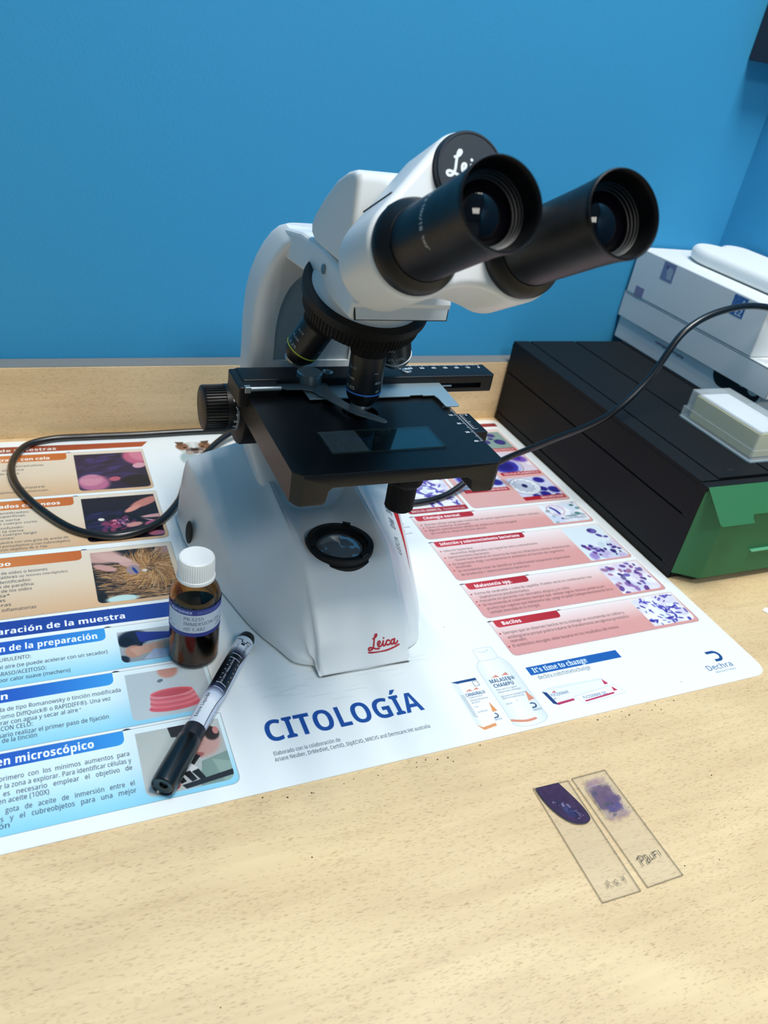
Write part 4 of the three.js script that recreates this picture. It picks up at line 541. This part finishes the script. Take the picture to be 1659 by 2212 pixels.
// ---------- stained slides on the desk ----------
function stainTex(seed, kind) {
  return canvasTex(512, 1520, (g, W, H) => {
    g.clearRect(0, 0, W, H); const r = rng(seed), X = x => x * W, Y = y => y * H;
    const dab = (x, y, rx, ry, c, a) => { g.globalAlpha = a; g.fillStyle = c; g.beginPath(); g.ellipse(x, y, rx, ry, r() * 3, 0, 7); g.fill(); };
    if (kind === 1) {
      const path = () => { g.beginPath(); g.moveTo(X(.06), Y(.005)); g.lineTo(X(.70), Y(.003)); g.bezierCurveTo(X(.86), Y(.16), X(.98), Y(.28), X(.93), Y(.36)); g.bezierCurveTo(X(.86), Y(.41), X(.62), Y(.395), X(.50), Y(.375)); g.bezierCurveTo(X(.30), Y(.34), X(.04), Y(.2), X(.06), Y(.005)); g.closePath(); };
      g.save(); path(); g.fillStyle = '#35203f'; g.globalAlpha = .96; g.fill(); g.clip(); for (let i = 0; i < 260; i++) dab(X(r()), Y(r() * .4), 10 + r() * 60, 8 + r() * 40, ['#3c2648', '#30203e', '#46284e', '#4c2e56'][r() * 4 | 0], .22);
      for (let i = 0; i < 60; i++) { const t = r(); dab(X(.32 + t * .45 + (r() - .5) * .2), Y(.14 + t * .2 + (r() - .5) * .03), 6 + r() * 26, 4 + r() * 16, r() < .55 ? '#1d1838' : '#8a86a8', .55); } dab(X(.52), Y(.27), 90, 60, '#2b2c5c', .7); g.restore(); path(); g.globalAlpha = 1; g.lineWidth = 10; g.strokeStyle = '#241a38'; g.stroke();
      g.globalAlpha = .6; g.strokeStyle = '#6a6258'; g.lineWidth = 9; g.lineCap = 'round'; const s = (...p) => { g.beginPath(); g.moveTo(...p[0]); p.slice(1).forEach(q => g.lineTo(...q)); g.stroke(); }; s([150, 1400], [180, 1330], [200, 1310], [210, 1340], [180, 1370], [230, 1400]); s([270, 1350], [300, 1325], [320, 1350], [290, 1390], [270, 1360], [310, 1380], [340, 1390]); s([380, 1320], [400, 1360], [420, 1310]); s([420, 1310], [410, 1400]);
    } else {
      for (let i = 0; i < 420; i++) { const y = r(); dab(X(.2 + r() * .62), Y(.06 + y * .38), 14 + r() * 46, 10 + r() * 46, ['#a07c9c', '#ab86a6', '#8f6c90'][r() * 3 | 0], .06); }
      for (let i = 0; i < 320; i++) { const t = r(); dab(X(.22 + r() * .55 - t * .02), Y(.13 + t * .20), 10 + r() * 34, 6 + r() * 26, ['#5f3668', '#522e60', '#6e446e', '#4a2454'][r() * 4 | 0], .24); }
      for (let i = 0; i < 90; i++) dab(X(.45 + r() * .42), Y(.245 + r() * .05), 8 + r() * 26, 6 + r() * 16, '#4c1f66', .34);
      for (let i = 0; i < 70; i++) dab(X(.36 + r() * .40), Y(.31 + r() * .06), 6 + r() * 26, 6 + r() * 20, '#3f2278', .4);
      for (let i = 0; i < 46; i++) dab(X(.34 + r() * .24), Y(.285 + r() * .03), 4 + r() * 10, 3 + r() * 8, '#241c40', .7);
      for (let i = 0; i < 12; i++) dab(X(.24 + r() * .1), Y(.16 + r() * .04), 6 + r() * 10, 5 + r() * 12, '#2e2250', .7); for (let i = 0; i < 8; i++) dab(X(.38 + r() * .1), Y(.395 + r() * .012), 6 + r() * 9, 4 + r() * 6, '#2e2250', .8);
      g.globalAlpha = .85; g.strokeStyle = '#3c3836'; g.lineWidth = 10; g.lineCap = 'round'; const s = (...p) => { g.beginPath(); g.moveTo(...p[0]); p.slice(1).forEach(q => g.lineTo(...q)); g.stroke(); };
      s([120, 1290], [130, 1180]); s([95, 1200], [140, 1165], [180, 1185], [170, 1225], [128, 1232]); s([215, 1215], [205, 1180], [235, 1180], [240, 1220], [205, 1250], [200, 1275], [235, 1275], [245, 1230]); s([275, 1200], [272, 1250], [315, 1245]); s([345, 1180], [340, 1250]); s([330, 1180], [395, 1172]); s([335, 1215], [375, 1210]); s([425, 1170], [425, 1240]);
    }
  });
}
{
  const thinGlass = phys(0xc9cfc8, 0.05, { transparent: true, opacity: 0.055, specularIntensity: 1 }), W = .0255, D = .0757, c1 = [.2750, .0003, -.1966], c2 = [.3051, .0003, -.1966];
  const a = glassSlide('stained_slide', 'glass slide with a dense dark violet smear and faint pencil marks', W, D, c1, -.0338, thinGlass);
  const b = glassSlide('stained_slide_001', 'glass slide with a patchy purple smear under a cover slip and handwritten name', W, D, c2, -.0056, thinGlass);
  for (const [t, k] of [[a, 1], [b, 2]]) mesh('smear', new THREE.PlaneGeometry(W, D).rotateX(-Math.PI / 2).translate(0, .00112, 0), std(0xffffff, 0.35, 0, { map: stainTex(50 + k, k), transparent: true }), t);
  mesh('cover_slip', pane(.0190, .0235, .00015).translate(.0008, .0012, -.0175), thinGlass, b);
  const e = .0001; mesh('slip_edge', merge([span(-.0087, -.0087 + e * 2, .0012, .00136, -.0292, -.0058), span(.0103 - e * 2, .0103, .0012, .00136, -.0292, -.0058), span(-.0087, .0103, .0012, .00136, -.0292, -.0292 + e * 2)]), phys(0xe8e2d8, 0.3, { transmission: 0.4, thickness: 0 }), b);
}
// ---------- boxes at the right ----------
const BX0 = .5128, BX1 = .786, BH = .0978, BZ0 = -.7225, BZ1 = -.4000;
{
  const t = thing('storage_box', 'long black storage box with a green folded card end', 'box', [0, 0, 0]);
  mesh('body', merge([span(BX0 + .0035, BX1, .0004, BH - .0045, BZ0, BZ1 - .012, .001), span(BX0, BX1, .0004, .0100, BZ0, BZ1 - .001, .001), span(BX0, BX1, BH - .0062, BH - .0038, BZ0, BZ1, .0008), span(BX0, BX1, BH - .005, BH - .0008, BZ1 - .008, BZ1, .0008), span(BX0 + .0002, BX0 + .003, .0004, BH - .001, BZ1 - .014, BZ1 - .001, .0005), span(BX1 - .003, BX1, .0004, BH - .001, BZ1 - .014, BZ1 - .001, .0005)]), M.cardBlack, t);
  const side_ = (y0, y1) => mesh('side_flap', span(BX0, BX0 + .0038, y0, y1, BZ0 + .001, BZ1 - .008, .0005), M.cardBlack, t);
  side_(.0112, .0608); side_(.0622, .0925);
  for (const [x0, x1, z1] of [[BX0 + .0004, .5336, BZ1], [.5354, .5976, BZ1 - .011], [.5998, .6648, BZ1 - .009], [.6670, .7340, BZ1 - .011], [.7356, BX1 - .001, BZ1]]) mesh('top_panel', span(x0, x1, BH - .0040, BH + .0001, BZ0 + .001, Math.min(z1, BZ1 - .0085), .0005), M.cardBlack, t);
  mesh('thumb_notch', box(.0075, .0004, .0022, .5600, BH + .0001, BZ1 - .022), M.seam, t);
  const green = std(0x2c7247, 0.62), quad = (name, a, b, c, d) => { const g = orient(loft([[a, b, c, d].map(p => [...p]), [a, b, c, d].map(p => [p[0], p[1] - .0002, p[2] - .0008])])); return mesh(name, creased(g, .3), green, t); };
  const FZ = -.3865;
  quad('front_panel', [.5355, .0075, FZ], [BX1 - .004, .0075, FZ], [BX1 - .004, .0800, FZ - .002], [.5330, .0800, FZ - .002]);
  quad('side_gusset', [.5140, .0070, BZ1 - .0008], [.5355, .0072, FZ], [.5330, .0800, FZ - .002], [.5140, .0950, BZ1 - .0008]);
  const flap = plate([[0, 0], [.270, 0], [.270, .0270], [.0440, .0270], [.0420, .0300], [.0435, .0345], [.0060, .0345], [.0035, .0325]], 0, .0008, .0002).rotateX(.80).translate(.5142, .0962, BZ1 - .0004);
  mesh('top_flap', flap, green, t);
  mesh('slot_strip', span(.5830, .7600, .0316, .0334, FZ - .003, FZ + .0022, .0006), std(0x6cc59a, 0.5), t);
}
{
  const lx = .6680;
  const t = thing('carton', 'white lidded carton with a black logo on top of the black storage box', 'box', [0, BH + .0002, 0]);
  mesh('carton_body', span(lx + .0025, BX1 - .002, 0, .0540, -.7400, -.5080, .0015), M.cardWhite, t);
  mesh('carton_lid', merge([span(lx, BX1, .0530, .0560, -.7420, -.5000, .0012), span(lx, lx + .0014, .0265, .0560, -.7420, -.5000, .0006), span(lx, BX1, .0265, .0560, -.5014, -.5000, .0006), span(BX1 - .0014, BX1, .0265, .0560, -.7420, -.5000, .0006)]), M.cardWhite, t);
  const logo = canvasTex(512, 256, (g, W, H) => { g.clearRect(0, 0, W, H); g.fillStyle = '#101317'; g.beginPath(); g.roundRect ? g.roundRect(0, -120, W, H + 110, 110) : g.rect(0, 0, W, H); g.fill(); g.fillStyle = '#c6d4da'; for (const [x, y, s] of [[110, 40, 24], [200, 60, 28], [310, 90, 56], [430, 110, 60]]) { g.beginPath(); g.arc(x, y, s, 0, 7); g.fill(); } g.fillStyle = '#101317'; for (const [x, y, s] of [[310, 70, 20], [430, 90, 22]]) { g.beginPath(); g.arc(x, y, s, 0, 7); g.fill(); } });
  mesh('printed_logo', new THREE.PlaneGeometry(.0660, .0300).rotateY(-Math.PI / 2).translate(lx + .0024, .0270, -.5420), ink(logo), t);
  mesh('printed_line', new THREE.PlaneGeometry(.0500, .0050).rotateY(-Math.PI / 2).translate(lx + .0024, .0200, -.6450), ink(canvasTex(256, 32, g => { g.clearRect(0, 0, 256, 32); g.fillStyle = '#8a6f86'; const r = rng(3); for (let i = 0; i < 24; i++) g.fillRect(i * 10.6, 6 + r() * 6, 8, 12 + r() * 8); })), t);
  const Y2 = BH + .0002 + .0562;
  const u = thing('carton_001', 'white carton printed with small blue stamps on top of the lidded carton', 'box', [0, Y2, 0]);
  mesh('carton_body', span(lx - .0005, BX1 - .001, 0, .0520, -.7400, -.5360, .0016), M.cardWhite, u);
  mesh('blue_stamp', new THREE.PlaneGeometry(.0190, .0200).rotateY(-Math.PI / 2).translate(lx - .0007, .0395, -.5735), ink(canvasTex(256, 256, g => { g.fillStyle = '#2f63a8'; g.fillRect(0, 0, 256, 256); g.fillStyle = '#c3d3dc'; g.font = 'bold 120px sans-serif'; g.fillText('A', 150, 118); g.fillText('EZ', 96, 238); g.globalAlpha = .5; const r = rng(8); for (let i = 0; i < 40; i++) g.fillRect(r() * 130, r() * 120, 10, 6); })), u);
  mesh('grey_stamp', new THREE.PlaneGeometry(.0200, .0200).rotateY(-Math.PI / 2).translate(lx - .0007, .0400, -.6830), ink(canvasTex(128, 128, g => { g.fillStyle = '#7d88ac'; g.fillRect(0, 0, 128, 128); g.fillStyle = '#a9b6c4'; g.beginPath(); g.arc(80, 60, 30, 0, 7); g.fill(); g.fillRect(60, 80, 50, 30); g.fillStyle = '#66608c'; g.fillRect(30, 20, 26, 26); })), u);
  mesh('pink_stamp', new THREE.PlaneGeometry(.0150, .0110).rotateY(-Math.PI / 2).translate(lx - .0007, .0060, -.7180), ink(canvasTex(32, 32, g => { g.fillStyle = '#8e86a8'; g.fillRect(0, 0, 32, 32); })), u);
  const s = new THREE.Shape(); s.moveTo(.700, .500); s.lineTo(.785, .500); s.lineTo(.785, .690); s.bezierCurveTo(.780, .712, .752, .712, .746, .696); s.bezierCurveTo(.738, .712, .712, .714, .704, .694); s.bezierCurveTo(.698, .684, .697, .672, .698, .660); s.closePath();
  const f = mesh('foam_pad', extrude(s, .0170, .0070, 5).rotateX(-Math.PI / 2).translate(0, Y2 + .0522, 0), std(0xe3e9ea, 0.75));
  f.userData = { label: 'white foam pad with a lobed end lying on the upper carton', category: 'foam pad' };
}
{
  const x0 = .5895, x1 = .6420, z0 = -.5240, z1 = -.4300, h = .0300, y0 = BH + .0002, clear = phys(0xe4eef2, 0.12, { transparent: true, opacity: 0.22 });
  const t = thing('slide_case', 'clear plastic slide case on the black storage box', 'case', [0, y0, 0]);
  mesh('tray', merge([span(x0, x1, 0, .0012, z0, z1), span(x0, x0 + .001, 0, .012, z0, z1), span(x1 - .001, x1, 0, .012, z0, z1), span(x0, x1, 0, .012, z0, z0 + .001), span(x0, x1, 0, .012, z1 - .001, z1)]), clear, t);
  mesh('lid', merge([span(x0 + .002, x1 - .002, h - .0012, h, z0 + .002, z1 - .002), span(x0 + .002, x0 + .003, .010, h, z0 + .002, z1 - .002), span(x1 - .003, x1 - .002, .010, h, z0 + .002, z1 - .002), span(x0 + .002, x1 - .002, .010, h, z0 + .002, z0 + .003), span(x0 + .002, x1 - .002, .010, h, z1 - .003, z1 - .002)]), clear, t);
  mesh('rim', merge([span(x0 - .0008, x0 + .0006, 0, .0016, z0 - .0008, z1 + .0008), span(x0 - .0008, x1 + .0008, 0, .0016, z1 - .0006, z1 + .0008), span(x0 - .0008, x1 + .0008, 0, .0016, z0 - .0008, z0 + .0006)]), phys(0xb9cfd8, 0.2, { transparent: true, opacity: 0.7 }), t);
  const s = mesh('foam_insert', span(x0 + .006, x1 - .006, y0 + .0014, y0 + .0255, z0 + .006, z1 - .006, .001), std(0xf0e7b4, 0.8));
  s.userData = { label: 'pale yellow foam insert inside the clear slide case', category: 'foam insert' };
  const pp = mesh('paper_slip', span(x0 + .007, x1 - .007, y0 + .0257, y0 + .0262, z0 + .007, z1 - .007), std(0xeaeef0, 0.7));
  pp.userData = { label: 'white paper slip on the foam inside the clear slide case', category: 'paper' };
}
// dark framed panel on the wall, top right
{
  const t = thing('wall_frame', 'dark framed panel hanging on the blue wall near the corner', 'frame', [.7352, .4060, WALL_Z + .0005]);
  const w = .0540, h = .42, d = .028, f = .011;
  mesh('frame', merge([span(0, f, 0, h, 0, d, .001), span(w - f, w, 0, h, 0, d, .001), span(f, w - f, 0, f * .5, 0, d), span(f, w - f, h - f, h, 0, d)]), std(0x2a2a38, 0.5), t);
  mesh('inner_bevel', span(f, f + .006, f * .5, h - f, .001, .010, .0008), std(0x6f7c94, 0.4), t);
  mesh('panel', span(f + .006, w - f, f * .5, h - f, .001, .006), std(0x141a1c, 0.3), t);
}
// scraps
{
  const p = mesh('paper_scrap', plate([[0, 0], [.006, -.003], [.011, .002], [.007, .006], [.002, .004]], .0002, .0006), std(0xf2f4f4, 0.8)); p.position.set(.5710, 0, -.3420);
  p.userData = { label: 'tiny white paper scrap on the desk at the right edge', category: 'paper' };
  const r = rng(21), n = 46, im = new THREE.InstancedMesh(new THREE.IcosahedronGeometry(.00035, 0), std(0x4a3522, 0.9), n), m = new THREE.Matrix4(); im.name = 'crumbs';
  for (let i = 0; i < n; i++) { const near = i < 34, x = near ? .10 + r() * .32 : .02 + r() * .5, z = near ? -.2755 + r() * .008 : -.26 + r() * .12, s = .5 + r() * 1.3; m.makeScale(s, s * .6, s).setPosition(x, .0002, z); im.setMatrixAt(i, m); }
  im.castShadow = im.receiveShadow = true; im.userData = { label: 'dark crumbs scattered on the desk along the chart edge', category: 'crumbs', kind: 'stuff' }; scene.add(im);
}
renderer.render(scene, camera);
